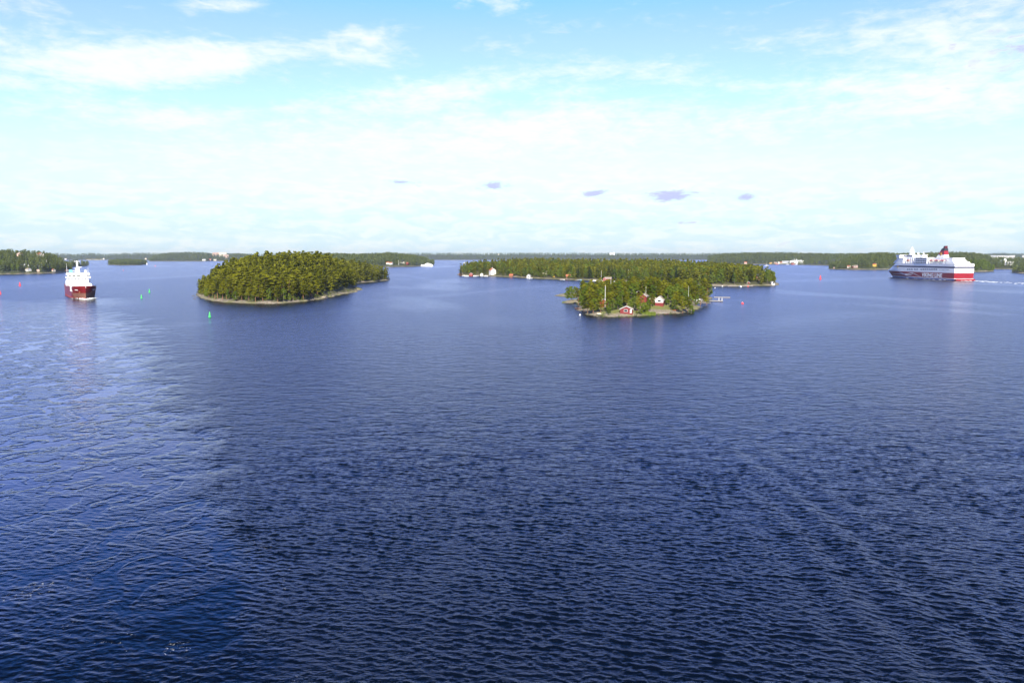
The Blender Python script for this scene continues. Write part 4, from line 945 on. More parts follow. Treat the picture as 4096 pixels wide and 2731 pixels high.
def build_foam():
    c, hd = CARGO['c'], CARGO['hd']; rt = np.array([hd[1], -hd[0]]); sp = []
    for s in (-1, 1):
        for i in range(46):
            t = i / 45.; ln = rnd.uniform(0, 1)
            f = 3.5 - 15 * t + rnd.gauss(0, .6); l = (.6 + 9.4 * t ** .8 + rnd.gauss(0, .5)) * (1.0 if s > 0 else 1.0)
            p = np.array(c) + hd * f + rt * s * l; sp.append((p[0], p[1], rnd.uniform(.9, 1.9), rnd.uniform(.5, 1.0), rnd.uniform(.3, 1.1) * (1.1 - .7 * t), atan2(hd[1], hd[0]) + s * .9))
    foam_lumps('bow_foam', sp, 'white bow wave curling off the oncoming red ship')
    sp = []
    for i in range(90):
        t = rnd.uniform(0, 1) ** 1.5; q = FO - FH * (3 + 130 * t) + FP * (rnd.gauss(0, 5 + 6 * t) - 4 * t)
        sp.append((q[0], q[1], rnd.uniform(1.2, 4.5), rnd.uniform(.5, 1.3), rnd.uniform(.15, .5), atan2(FH[1], FH[0]) + rnd.gauss(0, .5)))
    for i in range(26):
        l = rnd.uniform(5, 160); q = FO + FH * l + FP * (f_hb(l, 0) + rnd.uniform(.1, .9)); sp.append((q[0], q[1], rnd.uniform(.8, 3), rnd.uniform(.3, .5), rnd.uniform(.15, .4), atan2(FH[1], FH[0])))
    foam_lumps('wash_foam', sp, 'broken white wash behind and along the red and white ferry')
build_foam()

# ------------------------------------------------------------------ houses, boats, piers, poles and buoys
def house(label, x, y, z, w, d, wall, roof, rz=0.0, rh=None, wm='red_wood', rm='felt', tm='white_wood', name='cottage', cat='cottage', group=None, wins=(), door=None, chim=None, front=None, over=.38, trim=True):
    """gable end towards local -y, ridge along y; wins: (side, offset, sill, width, height)"""
    e = empty(name, (x, y, z), rz, label, cat, group); rh = rh or w * .28
    MB().prism([(-w / 2, -1.0), (w / 2, -1.0), (w / 2, wall), (0, wall + rh), (-w / 2, wall)], 'y', -d / 2, d / 2).build('wall', M[wm], e)
    if front: MB().prism([(-w / 2 + .05, 1.75), (w / 2 - .05, 1.75), (w / 2 - .05, wall), (0, wall + rh - .05), (-w / 2 + .05, wall)], 'y', -d / 2 - .06, -d / 2).build('gable_front', M[front], e)
    sl = rh / (w / 2); o = over; r = MB(); th = .16
    for s in (-1, 1):
        a, b = (s * (w / 2 + o), wall - o * sl + .03), (0, wall + rh + .03)
        r.prism([a, b, (b[0], b[1] + th), (a[0], a[1] + th)], 'y', -d / 2 - o, d / 2 + o)
    ro = r.build('roof', M[rm], e)
    if trim:
        for yy in (-d / 2 - o - .06, d / 2 + o):
            t = MB()
            for s in (-1, 1):
                a, b = (s * (w / 2 + o + .05), wall - (o + .05) * sl - .06), (0, wall + rh - .06)
                t.prism([a, b, (b[0], b[1] + th + .09), (a[0], a[1] + th + .09)], 'y', yy, yy + .06)
            t.build('bargeboard', M[tm], ro)
    for side, off, sill, ww, hh in wins:
        if side == 'f': bx = (off - ww / 2, off + ww / 2, -d / 2 - (.12 if front else .05), -d / 2); P = lambda q: (bx[0] - q, bx[1] + q, bx[2] + (.02 if q else 0) - (0 if q else .03), bx[3])
        elif side == 'l': bx = (-w / 2 - .05, -w / 2, off - ww / 2, off + ww / 2); P = lambda q: (bx[0] + (.02 if q else -.03), bx[1], bx[2] - q, bx[3] + q)
        else: bx = (w / 2, w / 2 + .05, off - ww / 2, off + ww / 2); P = lambda q: (bx[0], bx[1] - (.02 if q else -.03), bx[2] - q, bx[3] + q)
        f = MB().box(*P(.14), sill - .14, sill + hh + .14).build('window', M[tm], e)
        MB().box(*P(0), sill, sill + hh).build('pane', M['glass'], f)
    if door is not None: MB().box(door - .45, door + .45, -d / 2 - .08, -d / 2, 0, 2.0).build('door', M[tm], e)
    if chim: MB().box(chim[0] - .5, chim[0] + .5, chim[1] - .5, chim[1] + .5, wall, wall + rh + 1.3).build('chimney', M['white_wood'], ro)
    return e
def on(land, px, D): x = at(px, D); return x, D, land.z(x, D)
def rotv(px, extra=0): return -math.atan((px - CX) / F) + R(extra)       # turn a front towards the water

# the red cottages
x, y, z = on(SI, 2509, 392)
house('small red cottage with white window nearest the bare front rock', x, y, z, 6.6, 5.8, 2.1, 0, R(-12), 1.5, wins=[('f', -.3, .7, 1.7, 1.1), ('r', .8, .8, 1.0, 1.0)], rm='felt', door=2.4)
x, y, z = on(SI, 2642, 425)
house('red cottage with tall white-fronted gable and grey-brown roof', x, y, z, 4.7, 9.5, 3.3, 0, R(-16), 2.0, wins=[('l', -3.2, 1.3, 1.3, 1.3), ('f', 0, 2.3, 1.8, 1.0)], front='white_wood', rm='felt')
x, y, z = on(SI, 2628, 429)
e = house('low side wing with white windows joined left of the white gable', x - 1.5, y + 1, z, 4.2, 5, 2.6, 0, R(-16), 1.1, wm='red_wood', name='cottage_wing', cat='cottage wing', wins=[('f', 0, 1.0, 1.6, 1.2)], rm='felt')
x, y, z = on(SI, 2578, 428)
house('narrow red cottage with plain boarded gable and white bargeboards', x, y, z, 4.0, 7.0, 3.6, 0, R(-20), 1.4, rm='felt')
x, y, z = on(SI, 2424, 424)
house('red-brown cottage half hidden by trees beside the thick white pole', x, y, z, 5.0, 6.0, 3.0, 0, R(-25), 1.3, wm='red_bright', rm='slate', wins=[('f', .8, 1.0, .9, 1.0)])
x, y, z = on(SI, 2499, 478)
house('pale cottage with a white chimney above the treetops', x, y, z, 6.5, 8.5, 4.2, 0, R(40), 2.2, wm='cream', rm='felt', chim=(.8, -1.2))
x, y, z = on(SI, 2412, 500)
house('grey-roofed cottage at the back of the cottage island', x, y, z, 6, 8, 4.6, 0, R(60), 2.0, wm='brown_wood', rm='roof_grey')
x, y, z = on(SI, 2556, 452)
house('little dark red shed among the trees up the slope', x, y, z, 3.2, 3.2, 2.4, 0, R(-10), .9, rm='slate', name='shed', cat='shed')

def pole(label, x, y, z, h, r=.09, mat='white', name='flagpole', ball=True):
    e = empty(name, (x, y, z), 0, label, 'flagpole'); MB().tube((0, 0, -.4), (0, 0, h), r, r * .6, 8).build('pole', M[mat], e)
    if ball: MB().ball((0, 0, h + .08), r * 1.8).build('knob', M['gold'], e)
    MB().lathe([(r * 3, -.3), (r * 2.4, .35), (r * 1.2, .5)], n=8).build('base', M['steel'], e)
for px, D, ybot, ytop, r, lab in [(2422, 418, 1190, 1142, .14, 'thick white pole beside the red-brown cottage'), (2444, 470, 1150, 1113, .09, 'white flagpole standing above the left treetops of the cottage island'), (2625, 440, 1180, 1144, .10, 'thin white flagpole behind the white-gabled cottage'), (2585, 446, 1180, 1146, .09, 'thin pale pole left of the white-gabled cottage'), (2756, 430, 1185, 1143, .06, 'bare pole among trees on the right of the cottage island')]:
    x, y, z = on(SI, px, D); top = zat(ytop, D); pole(lab, x, y, z, max(4, top - z), r)

def pier(label, a, b, w=1.8, zt=.75, posts=5, mat='grey_wood', extra=(), name='pier'):
    a, b = np.array(a), np.array(b); d = (b - a); L = np.linalg.norm(d); e = empty(name, (a[0], a[1], 0), atan2(d[1], d[0]), label, 'pier')
    n = max(3, int(L / .9)); dk = MB()
    for i in range(n): dk.box(i * L / n + .03, (i + 1) * L / n - .03, -w / 2, w / 2, zt - .12, zt)
    for s in (-1, 1): dk.box(0, L, s * w / 2 - (.12 if s > 0 else 0), s * w / 2 + (.12 if s < 0 else 0), zt - .4, zt - .13)
    dk.build('deck', M[mat], e)
    for i in range(posts):
        for s in (-1, 1): MB().tube((L * (i + .5) / posts, s * (w / 2 - .25), -1.2), (L * (i + .5) / posts, s * (w / 2 - .25), zt - .1), .14, n=6).build('post', M['brown_wood'], e)
    for t, hh in extra: MB().tube((L * t, 0, zt), (L * t, 0, zt + hh), .24, .2, 8).build('mooring_post', M['white_wood'], e)
    return e
pier('short timber jetty at the front shore beside the reeds', G(2622, 1254), G(2672, 1257), 2.0, .85, 3)
pier('long timber pier off the right side of the cottage island with white mooring posts', G(2782, 1204), G(2891, 1207), 2.4, .8, 6, extra=[(.86, 2.0), (.97, 2.0)])
pier('lower second pier just in front of the long timber pier', G(2780, 1210), G(2840, 1213), 2.0, .6, 4)
pier('detached floating pontoon behind the long timber pier', G(2856, 1190), G(2921, 1191), 2.0, .5, 4)
pier('stone and timber landing at the left point of the cottage island', G(2304, 1237), G(2330, 1242), 2.2, .9, 3, 'brown_wood')

def boat(label, x, y, L, rz, col='white', cabin=True, cover=None, name='motor_boat', cat='boat', z=0.0, group=None, mast=0, tilt=0):
    e = empty(name, (x, y, z), rz, label, cat, group); B = L * .17; secs = []
    if tilt: e.rotation_euler.x = tilt
    for t, w, k in ((-.5, .86, .55), (-.25, 1, .5), (.1, .98, .55), (.32, .7, .68), (.46, .25, .82), (.5, .04, .9)):
        hgt = L * .14 * (1 + .35 * max(0, t)); secs.append([(t * L, -B * w, hgt), (t * L, -B * w * .8, hgt * .25), (t * L, 0, -L * .04), (t * L, B * w * .8, hgt * .25), (t * L, B * w, hgt)])
    MB().loft(secs).build('hull', M[col], e)
    if cabin: 
        c = MB().frustum((-.1 * L, .24 * L, -B * .72, B * .72, L * .12), (-.02 * L, .14 * L, -B * .55, B * .55, L * .26)).build('cabin', M['white'], e)
        MB().frustum((-.09 * L, .23 * L, -B * .735, B * .735, L * .175), (-.055 * L, .185 * L, -B * .66, B * .66, L * .22)).build('cabin_window', M['glass'], c)
    if cover: MB().frustum((-.46 * L, .1 * L, -B * .9, B * .9, L * .13), (-.36 * L, 0, -B * .25, B * .25, L * .27)).build('cover', M[cover], e)
    if mast: MB().tube((0, 0, .1), (0, 0, mast), .08, .05, 6).tube((0, 0, mast * .14), (-L * .42, 0, mast * .15), .1, n=6).build('mast', M['white'], e)
    return e
x, y = G(2786, 1204); boat('white motor boat moored at the root of the long pier', x, y, 9.5, R(20), 'white', True)
x, y = G(2775, 1199); boat('second white boat tucked behind the moored motor boat', x, y + 2, 7.0, R(60), 'white', False, 'white')
x, y = G(2679, 1250); boat('orange rowing boat pulled up on the front shore', x, y + 1.0, 6.8, R(-8), 'orange', False, None, 'rowing_boat', z=.55, tilt=R(14))
x, y, z = on(SI, 2401, 388); boat('pale yellow upturned dinghy on the grass of the cottage island', x, y, 3.4, R(20), 'cream', False, None, 'dinghy', z=z + .9, tilt=R(180))
# reeds and garden chairs
def reeds(label, cx, cy, rx, ry, n, hgt, rz=0):
    rg = np.random.default_rng(9); t = rg.uniform(-1, 1, (n, 2)); t = t[(t ** 2).sum(1) < 1]; k = len(t)
    bx = cx + t[:, 0] * rx; by = cy + t[:, 1] * ry + t[:, 0] * rx * math.tan(rz); h = hgt * rg.uniform(.55, 1.1, k); a = rg.uniform(0, 3.14, k); w = .09
    ln = rg.normal(0, .12, (k, 2)); ux, uy = np.cos(a) * w, np.sin(a) * w
    V = np.stack([np.stack([bx - ux, by - uy, np.full(k, -.1)], 1), np.stack([bx + ux, by + uy, np.full(k, -.1)], 1), np.stack([bx + ln[:, 0] + ux * .3, by + ln[:, 1] + uy * .3, h], 1), np.stack([bx + ln[:, 0] - ux * .3, by + ln[:, 1] - uy * .3, h], 1)], 1).reshape(-1, 3)
    o = link_mesh('reeds', arr_mesh('reeds', V, np.arange(4 * k).reshape(-1, 4), attrs={'tint': np.repeat(rg.uniform(0, 1, k), 4)}), None, [M['reed']]); tag(o, label, None, None, 'stuff')
M['reed'] = foliage('reed_blades', (.12, .17, .03), (.26, .32, .07), True, .3)
x, y = G(2590, 1261); reeds('bright green reed bed at the waterline by the short jetty', x, y + 1.5, 4.8, 2.0, 3200, 1.7)
x, y = G(2268, 1211); reeds('thin green reeds around the low left rock', x, y, 3.4, 1.6, 700, .9)
def chair(x, y, z, rz, label):
    e = empty('garden_chair', (x, y, z), rz, label, 'chair', 'garden chairs on the lawn')
    MB().box(-.3, .3, -.3, .3, .38, .44).build('seat', M['brown_wood'], e); MB().box(-.3, .3, .26, .32, .44, 1.0).build('backrest', M['brown_wood'], e)
    for a in (-.25, .25):
        for b in (-.25, .25): MB().box(a - .03, a + .03, b - .03, b + .03, 0, .38).build('leg', M['brown_wood'], e)
for i, (px, D) in enumerate([(2664, 399), (2670, 399.5), (2676, 400)]):
    x, y, z = on(SI, px, D); chair(x, y, z, R(20 * i), 'small dark garden chair on the lawn above the orange boat')
def rock(px, py, s, label, group=None, hk=.5):
    x, y = G(px, py); rg = np.random.default_rng(int(px * 7 + py)); m = MB(); secs = []
    for j, (r, zz) in enumerate(((1.1, -.4), (1.0, .1), (.75, .7), (.3, 1.0))):
        secs.append([(s * r * rg.uniform(.75, 1.2) * cos(a) * 1.3, s * r * rg.uniform(.75, 1.2) * sin(a), s * hk * zz) for a in np.linspace(0, 2 * pi, 9)[:-1]])
    o = m.loft(secs, close=True).build('boulder', M['rockland']); o.location = (x, y, 0); return tag(o, label, 'boulder', group)
for i in range(26):
    c = rnd.uniform(2700, 2806); rock(c, np.interp(c, [2700, 2750, 2785, 2806], [1254, 1246, 1237, 1229]) + rnd.uniform(-3, 1.5), rnd.uniform(.5, 1.1), 'pale boulder in the tumbled shore below the right trees', 'boulders on the right shore of the cottage island')
for i in range(22):
    c = rnd.uniform(2330, 2560); rock(c, np.interp(c, [2330, 2352, 2390, 2440, 2495, 2557], [1247, 1259, 1265, 1269, 1267, 1264]) + rnd.uniform(-4, 1), rnd.uniform(.4, 1.0), 'grey boulder along the bare front rock of the cottage island', 'boulders along the bare front rock')
for i in range(95):
    c = rnd.uniform(800, 1425); rock(c, np.interp(c, [790, 815, 850, 1000, 1100, 1200, 1290, 1350, 1400, 1434], [1182, 1196, 1204, 1214, 1215, 1208, 1195, 1181, 1172, 1166]) + rnd.uniform(-4, .8), rnd.triangular(.4, 2.4, .8), 'pale boulder on the shore of the wooded island', 'boulders around the wooded island')
for i in range(15):
    c = 1285 + i * 10.5; rock(c, np.interp(c, [1280, 1350, 1400, 1440], [1194, 1178, 1169, 1162]) - rnd.uniform(0, 7), rnd.uniform(2.2, 4.6), 'broad pale rock slab on the sloping right end of the wooded island', 'slabs on the right end of the wooded island', .75)
for px, py in ((772, 1183), (778, 1195), (783, 1187)): rock(px, py, 1.1, 'low dark rock awash off the left end of the wooded island', 'rocks awash off the wooded island', .3)

# ---- along the long island
def lo(px, D): return on(LO, px, D)
x, y, z = lo(1970, 1178); house('tall white house with red tiled roof among the trees of the long island', x, y, max(z, 2.5), 9, 8, 6.6, 0, R(25), 3.2, wm='white_wood', rm='tile', name='house', cat='house', wins=[('f', -2, 1.2, 1.1, 1.5), ('f', 2, 1.2, 1.1, 1.5), ('f', 0, 4.4, 1.2, 1.5), ('l', 0, 4.2, 1.1, 1.4)], chim=(0, 1))
x, y, z = lo(2045, 1090); house('small hut with orange tiled roof near the blue tarpaulin', x, y, max(z, 1), 4.6, 5, 2.2, 0, R(80), 1.9, wm='brown_wood', rm='tile', tm='brown_wood', name='hut', cat='hut')
x, y, z = lo(2116, 1057); house('white gabled boathouse on the long island shore', x, y, .8, 5.0, 7, 2.6, 0, R(-15), 2.2, wm='white_wood', rm='roof_grey', name='boathouse', cat='boathouse', wins=[('f', 0, .6, 1.4, 1.5)])
x, y, z = lo(2178, 1078); house('wide beige house behind the shore trees of the long island', x, y, max(z, 2.5), 10, 7, 3.6, 0, R(75), 2.4, wm='cream', rm='felt', name='house', cat='house', wins=[('l', 0, 1, 1.4, 1.4), ('l', 3, 1, 1.4, 1.4)])
x, y, z = lo(2213, 1030); house('bright yellow hut low on the long island shore', x, y, .8, 3.4, 3.4, 2.1, 0, R(85), .9, wm='yellow', rm='yellow', tm='yellow', name='hut', cat='hut', trim=False)
x, y, z = lo(2274, 1002); house('dark cottage with an orange-red roof by the boat jetty', x, y, max(z, 1.5), 6, 6, 2.6, 0, R(80), 2.2, wm='brown_wood', rm='tile')
x, y, z = lo(2433, 925); house('bright red boathouse with white gable edge on the long island', x, y, .8, 5.2, 8, 2.6, 0, R(70), 1.9, wm='red_bright', rm='felt', name='boathouse', cat='boathouse')
x, y, z = lo(2419, 926); house('little red and white boathouse gable left of the bright red boathouse', x, y, .8, 3.6, 5, 2.5, 0, R(-10), 1.8, wm='red_bright', rm='felt', name='boathouse', cat='boathouse', wins=[('f', 0, .5, 1.2, 1.4)])
x, y, z = lo(1885, 1180); house('red boathouse near the left end of the long island', x, y, .8, 5.0, 6, 2.4, 0, R(-10), 1.8, wm='red_bright', rm='felt', name='boathouse', cat='boathouse', wins=[('f', 0, .5, 1.6, 1.4)])
x, y, z = lo(1843, 1195); house('dark hut at the far left tip of the long island', x, y, .8, 4.4, 4.4, 2.2, 0, R(30), 1.3, wm='brown_wood', rm='tile', name='hut', cat='hut')
x, y, z = lo(1927, 1172); house('white boathouse among pale boats at the left shore of the long island', x, y, .8, 4.5, 6, 2.3, 0, R(0), 1.6, wm='white_wood', rm='felt', name='boathouse', cat='boathouse')
x, y, z = lo(2793, 893); house('yellow cottage with grey roof high behind the cottage island', x, y, max(z, 4) + 1.5, 6.2, 7, 3.2, 0, R(70), 1.8, wm='yellow', rm='felt', wins=[('l', -1.5, .9, 1.6, 1.3), ('l', 1.5, .9, 1.2, 1.3)])
x, y, z = lo(2820, 888); house('orange-yellow cottage half hidden by pines beside the yellow cottage', x, y, max(z, 4) + 1.5, 6.0, 6, 3.0, 0, R(70), 1.7, wm='yellow', rm='tile', tm='brown_wood')
x, y, z = lo(2992, 796); house('red hut with white front near the right end of the long island', x, y, .9, 3.6, 4.4, 2.2, 0, R(-8), 1.2, wm='red_wood', rm='felt', name='hut', cat='hut', wins=[('f', -.9, .4, 1.0, 1.5)])
x, y, z = lo(3092, 797); house('white hut on the rock at the right tip of the long island', x, y, max(z, 1.2), 3.6, 3.6, 2.5, 0, R(0), .8, wm='white_wood', rm='roof_grey', name='hut', cat='hut', wins=[('f', 0, .8, 1.4, 1.1)], trim=False)
x, y, z = lo(3038, 838); house('brown house with a white balcony behind the tall pines', x, y, max(z, 2) + 1, 8, 7, 4.2, 0, R(75), 2, wm='brown_wood', rm='slate', name='house', cat='house', wins=[('l', 0, 2.2, 4.5, .8)])
for px, D, yb, yt, lab in [(2157, 1075, 1084, 1059, 'white flagpole by the beige house'), (2513, 930, 1100, 1078, 'white pole in the middle of the long island'), (2405, 935, 1110, 1082, 'slim flagpole above the covered boats')]:
    x, y, z = lo(px, D); pole(lab, x, y, max(z, .8), zat(yt, D) - max(z, .8), .13)
for px, py, L, rz, col, cab, cov, lab in [(1855, 1104, 6, 10, 'white', True, None, 'white boat moored farthest left on the long island'), (1866, 1106, 7, 0, 'white', True, None, 'larger white boat second from the left tip of the long island'), (1900, 1106, 6, 20, 'white', False, 'white', 'white covered boat between the red and white boathouses'), (1912, 1105, 5, 60, 'white', False, None, 'open white boat left of the white boathouse'), (1943, 1106, 7, 5, 'white', True, None, 'white cabin boat right of the white boathouse'),
        (2052, 1110, 4, 20, 'blue', False, 'blue', 'small boat under a blue tarpaulin'), (2124, 1115, 7.0, 50, 'white', False, None, 'white boat drawn up beside the white gabled boathouse'), (2250, 1120, 6, 5, 'white', False, None, 'low pale boat at the jetty below the dark cottage'), (2318, 1122, 6, 8, 'cyan', False, None, 'pale blue boat at the long island jetty'), (2374, 1124, 7, 0, 'white', False, 'roof_grey', 'boat under a grey cover left of the flagpole'), (2396, 1126, 8, 30, 'white', True, None, 'white cabin boat below the slim flagpole'), (2408, 1125, 6, 100, 'white', False, 'white', 'white covered boat next to the red boathouses'), (2466, 1129, 8, 10, 'white', True, None, 'rounded white motor boat right of the red boathouses'), (2484, 1130, 7, 3, 'white', False, None, 'long low white boat beside the motor boat'), (2960, 1147, 5.4, 95, 'white', True, None, 'white boat at the quay near the right end of the long island'), (2889, 1146, 4, 80, 'white', False, None, 'tiny boat at the timber quay of the long island'), (2531, 1131, 5, 0, 'white', True, None, 'small white boat just behind the cottage island treetops')]:
    x, y = G(px, py); boat(lab, x, y, L, R(rz), col, cab, cov)
pier('long low quay along the right shore of the long island', G(2815, 1144), G(2905, 1146), 3.0, .9, 8)
pier('stone-coloured quay left of the red hut on the long island', G(2908, 1146.5), G(3010, 1146), 3.0, .9, 8)
pier('jetty with boats below the dark cottage', G(2262, 1119), G(2240, 1121), 2.5, .7, 3)
pier('jetty beside the pale blue boat on the long island', G(2330, 1120), G(2302, 1124), 2.5, .7, 3)
pier('jetty reaching out beside the rounded white motor boat', G(2455, 1126), G(2492, 1130), 2.2, .7, 4)

# ---- houses on the mainland shores
def rib(Rb, px, t): return Rb.spot(px, t)
x, y, z = rib(L1, 103, .14)
e = empty('villa', (x, y, z), R(20), 'modern grey villa with flat roof and terraces on the left headland', 'house')
MB().box(-8, 6, -4, 5, 0, 3.4).build('lower_storey', M['white'], e); MB().box(-7, 5, -2.5, 5, 3.4, 6.4).build('upper_storey', M['roof_grey'], e); MB().box(-8, 6, -3.4, 5.6, 6.4, 6.75).build('roof', M['slate'], e)
for k in range(4): MB().box(-6.3 + k * 2.9, -4.2 + k * 2.9, -2.6, -2.5, 4.0, 5.9).build('window', M['glass'], e)
for k in range(3): MB().box(-6.5 + k * 4, -3.9 + k * 4, -4.08, -4, .6, 2.7).build('window', M['glass'], e)
MB().box(6, 10, -4, 4, 0, 2.8).box(-9, 10, -6.2, -4.1, -.6, 0).build('terrace', M['steel'], e)
def sh(Rb, px, t, label, w, d, wall, rz, wm, rm, name='house', rh=None, cat='house', wins=(), zoff=0, chim=None):
    x, y, z = Rb.spot(px, t); return house(label, x, y, z + zoff, w, d, wall, 0, R(rz), rh, wm=wm, rm=rm, name=name, cat=cat, wins=wins, chim=chim)
sh(L1, 147, .12, 'white house with dark roof right of the grey villa', 8, 9, 3.2, 60, 'white_wood', 'slate', wins=[('l', -2, 1, 1.3, 1.3), ('l', 2, 1, 1.3, 1.3)])
sh(L1, 112, .045, 'white boathouse with terrace below the grey villa', 7, 7, 3.0, 65, 'white_wood', 'felt', 'boathouse', cat='boathouse')
sh(L1, 82, .42, 'red-roofed house high on the left headland', 8, 8, 5, 20, 'pink', 'tile', zoff=6)
sh(L1, 165, .40, 'pale house near the top of the left headland', 9, 8, 4, 60, 'cream', 'tile', zoff=6)
sh(L1, 153, .035, 'pink cottage at the water on the left headland', 5, 5, 2.4, 10, 'pink', 'felt', 'cottage', cat='cottage')
sh(L1, 211, .035, 'small cottage with pale wall farther right on the left headland', 6, 5, 2.4, 70, 'cream', 'tile', 'cottage', cat='cottage')
sh(L1, 264, .03, 'red-brown boathouse near the tip of the left headland', 6, 6, 2.4, 60, 'pink', 'tile', 'boathouse', cat='boathouse')
x, y = G(291, 1086); boat('white motor boat moored off the tip of the left headland', x, y, 9, R(15))
for px, t, hh, lab in [(150, .3, 17, 'white pole above the pale house on the left headland'), (187, .12, 15, 'white flagpole on the slope right of the white house'), (166, .06, 13, 'thin flagpole beside the white house')]:
    x, y, z = rib(L1, px, t); pole(lab, x, y, z, hh, .22)
for px, t, w, d, wall, wm, rm, lab in [(838, .03, 26, 14, 6, 'pink', 'tile', 'long pale harbour shed on the far shore'), (818, .03, 20, 12, 5, 'white_wood', 'roof_grey', 'white quay shed left of the long harbour shed'), (862, .03, 18, 12, 5, 'cream', 'roof_grey', 'cream quay shed right of the long harbour shed')]:
    sh(F2, px, t, lab, d, w, wall, 90, wm, rm)
for px, t, w, wall, wm, lab in [(865, .45, 40, 15, 'pink', 'pale pink block on the hill left of the wooded island'), (893, .45, 46, 18, 'cream', 'cream block on the hill top left of the wooded island'), (906, .22, 30, 12, 'pink', 'lower pink block down the hill left of the wooded island')]:
    x, y, z = rib(F2, px, t); e = empty('apartment_block', (x, y, z), rotv(px), lab, 'apartment block'); MB().box(-w / 2, w / 2, -8, 8, -3, wall + 10).build('wall', M[wm], e); MB().box(-w / 2 - .5, w / 2 + .5, -8.5, 8.5, wall + 10, wall + 11).build('roof', M['roof_grey'], e)
    for k in range(4): MB().box(-w / 2 + 3 + k * w / 4.4, -w / 2 + 6 + k * w / 4.4, -8.1, -8, wall + 3, wall + 6).build('window', M['glass'], e)
for px, t, lab, wm in [(417, .03, 'bright white house on the far left shore', 'white_wood'), (265, .02, 'white speck of a house far beyond the headland', 'white_wood'), (585, .03, 'small white house left of the harbour sheds', 'cream'), (1993, .5, 'pale house on the far woods behind the long island', 'cream')]:
    sh(FB, px, t, lab, 13, 12, 7, 10, wm, 'tile')
for px, w_, lab in [(361, 34, 'beige meadow patch on the far left shore'), (387, 30, 'second beige meadow patch beside it on the far shore'), (405, 16, 'smallest beige meadow patch on the far left shore')]:
    x, y, z = rib(FB, px, .006); m = MB(); w_ *= 2.0; n = 14
    m.add([(x, y, 9)] + [(x + w_ * .5 * cos(a) * rnd.uniform(.9, 1.1), y - 3 - 6 * sin(a), 6.0 + 7 * sin(a)) for a in np.linspace(0, 2 * pi, n + 1)[:-1]], [(0, 1 + i, 1 + (i + 1) % n) for i in range(n)])
    tag(m.build('meadow', M['hay']), lab, None, None, 'structure')
x, y = G(588, 1058.5); e = empty('lighthouse', (x, y, 0), 0, 'tiny white lighthouse on the right end of the small islet', 'lighthouse'); MB().lathe([(2.2, 0), (1.8, 1), (1.4, 6), (1.8, 6.1), (1.8, 6.5)], n=10).build('tower', M['white'], e); MB().lathe([(1.1, 6.5), (1.1, 8), (.2, 8.9)], n=10).build('lantern', M['slate'], e)
# headland behind the wooded island
sh(F3, 1612, .10, 'low white house under a wide dark roof on the far headland', 16, 20, 4.5, 90, 'white_wood', 'slate', rh=4.5, zoff=2)
for px, t, lab in [(1552, .07, 'white cottage farthest left on the far headland'), (1564, .06, 'second white cottage left of the dark-roofed house'), (1628, .07, 'red shed by the water of the far headland')]:
    sh(F3, px, t, lab, 8, 9, 4, 70, 'red_wood' if 'red' in lab else 'white_wood', 'tile', zoff=1)
for px, t, yt, lab in [(1595, .06, 1041, 'white mast left of the dark-roofed house'), (1613, .14, 1035, 'white mast with yard behind the dark-roofed house')]:
    x, y, z = rib(F3, px, t); pole(lab, x, y, z, max(10, zat(yt, y) - z), .4, ball=False)
x, y = G(1708, 1065.5)
e = empty('passenger_boat', (x, y, 0), R(180 - 4), 'white passenger boat lying off the far headland tip', 'boat')
MB().loft([[(t * 19, -4 * w, 4.4 + b), (t * 19, -3.2 * w, 0), (t * 19, 3.2 * w, 0), (t * 19, 4 * w, 4.4 + b)] for t, w, b in ((-1, .8, 0), (-.4, 1, 0), (.4, .9, .3), (.8, .45, 1), (1, .05, 1.5))]).build('hull', M['white'], e)
MB().frustum((-16, 9, -3.4, 3.4, 4.4), (-15, 6, -3.2, 3.2, 7.4)).frustum((-8, 4, -3, 3, 7.4), (-7, 2, -2.8, 2.8, 9.6)).build('cabin', M['white'], e)
for k in range(8): MB().box(-14 + k * 2.6, -12.3 + k * 2.6, 3.2, 3.45, 5.4, 6.6).build('window', M['glass'], e)
MB().tube((-3, 0, 9.6), (-3, 0, 13.5), .25, .1, 6).build('mast', M['white'], e)
# sailing boats
def sail(px, py, ytop, label, L=11):
    x, y = G(px, py); e = empty('sailing_boat', (x, y, 0), R(15), label, 'sailing boat'); hh = zat(ytop, y)
    secs = [[(t * L, -1.7 * w, 1.1), (t * L, -1.2 * w, 0), (t * L, 0, -.4), (t * L, 1.2 * w, 0), (t * L, 1.7 * w, 1.1)] for t, w in ((-.5, .6), (-.2, 1), (.15, .9), (.38, .45), (.5, .05))]
    MB().loft(secs).build('hull', M['white'], e); MB().tube((.6, 0, .8), (.6, 0, hh), .16, .09, 6).build('mast', M['white'], e)
    MB().tube((.6, 0, 2.2), (-4.4, 0, 2.3), .3, .2, 6).build('furled_sail', M['white_wood'], e); MB().frustum((-1.5, 3, -1.1, 1.1, 1.1), (-1, 2.2, -.8, .8, 1.8)).build('cabin', M['white'], e)
sail(1858, 1053, 1037, 'white sailing boat left of the long island with bare mast', 16)
sail(3066, 1063, 1044, 'white sailing boat near the harbour on the right', 15)
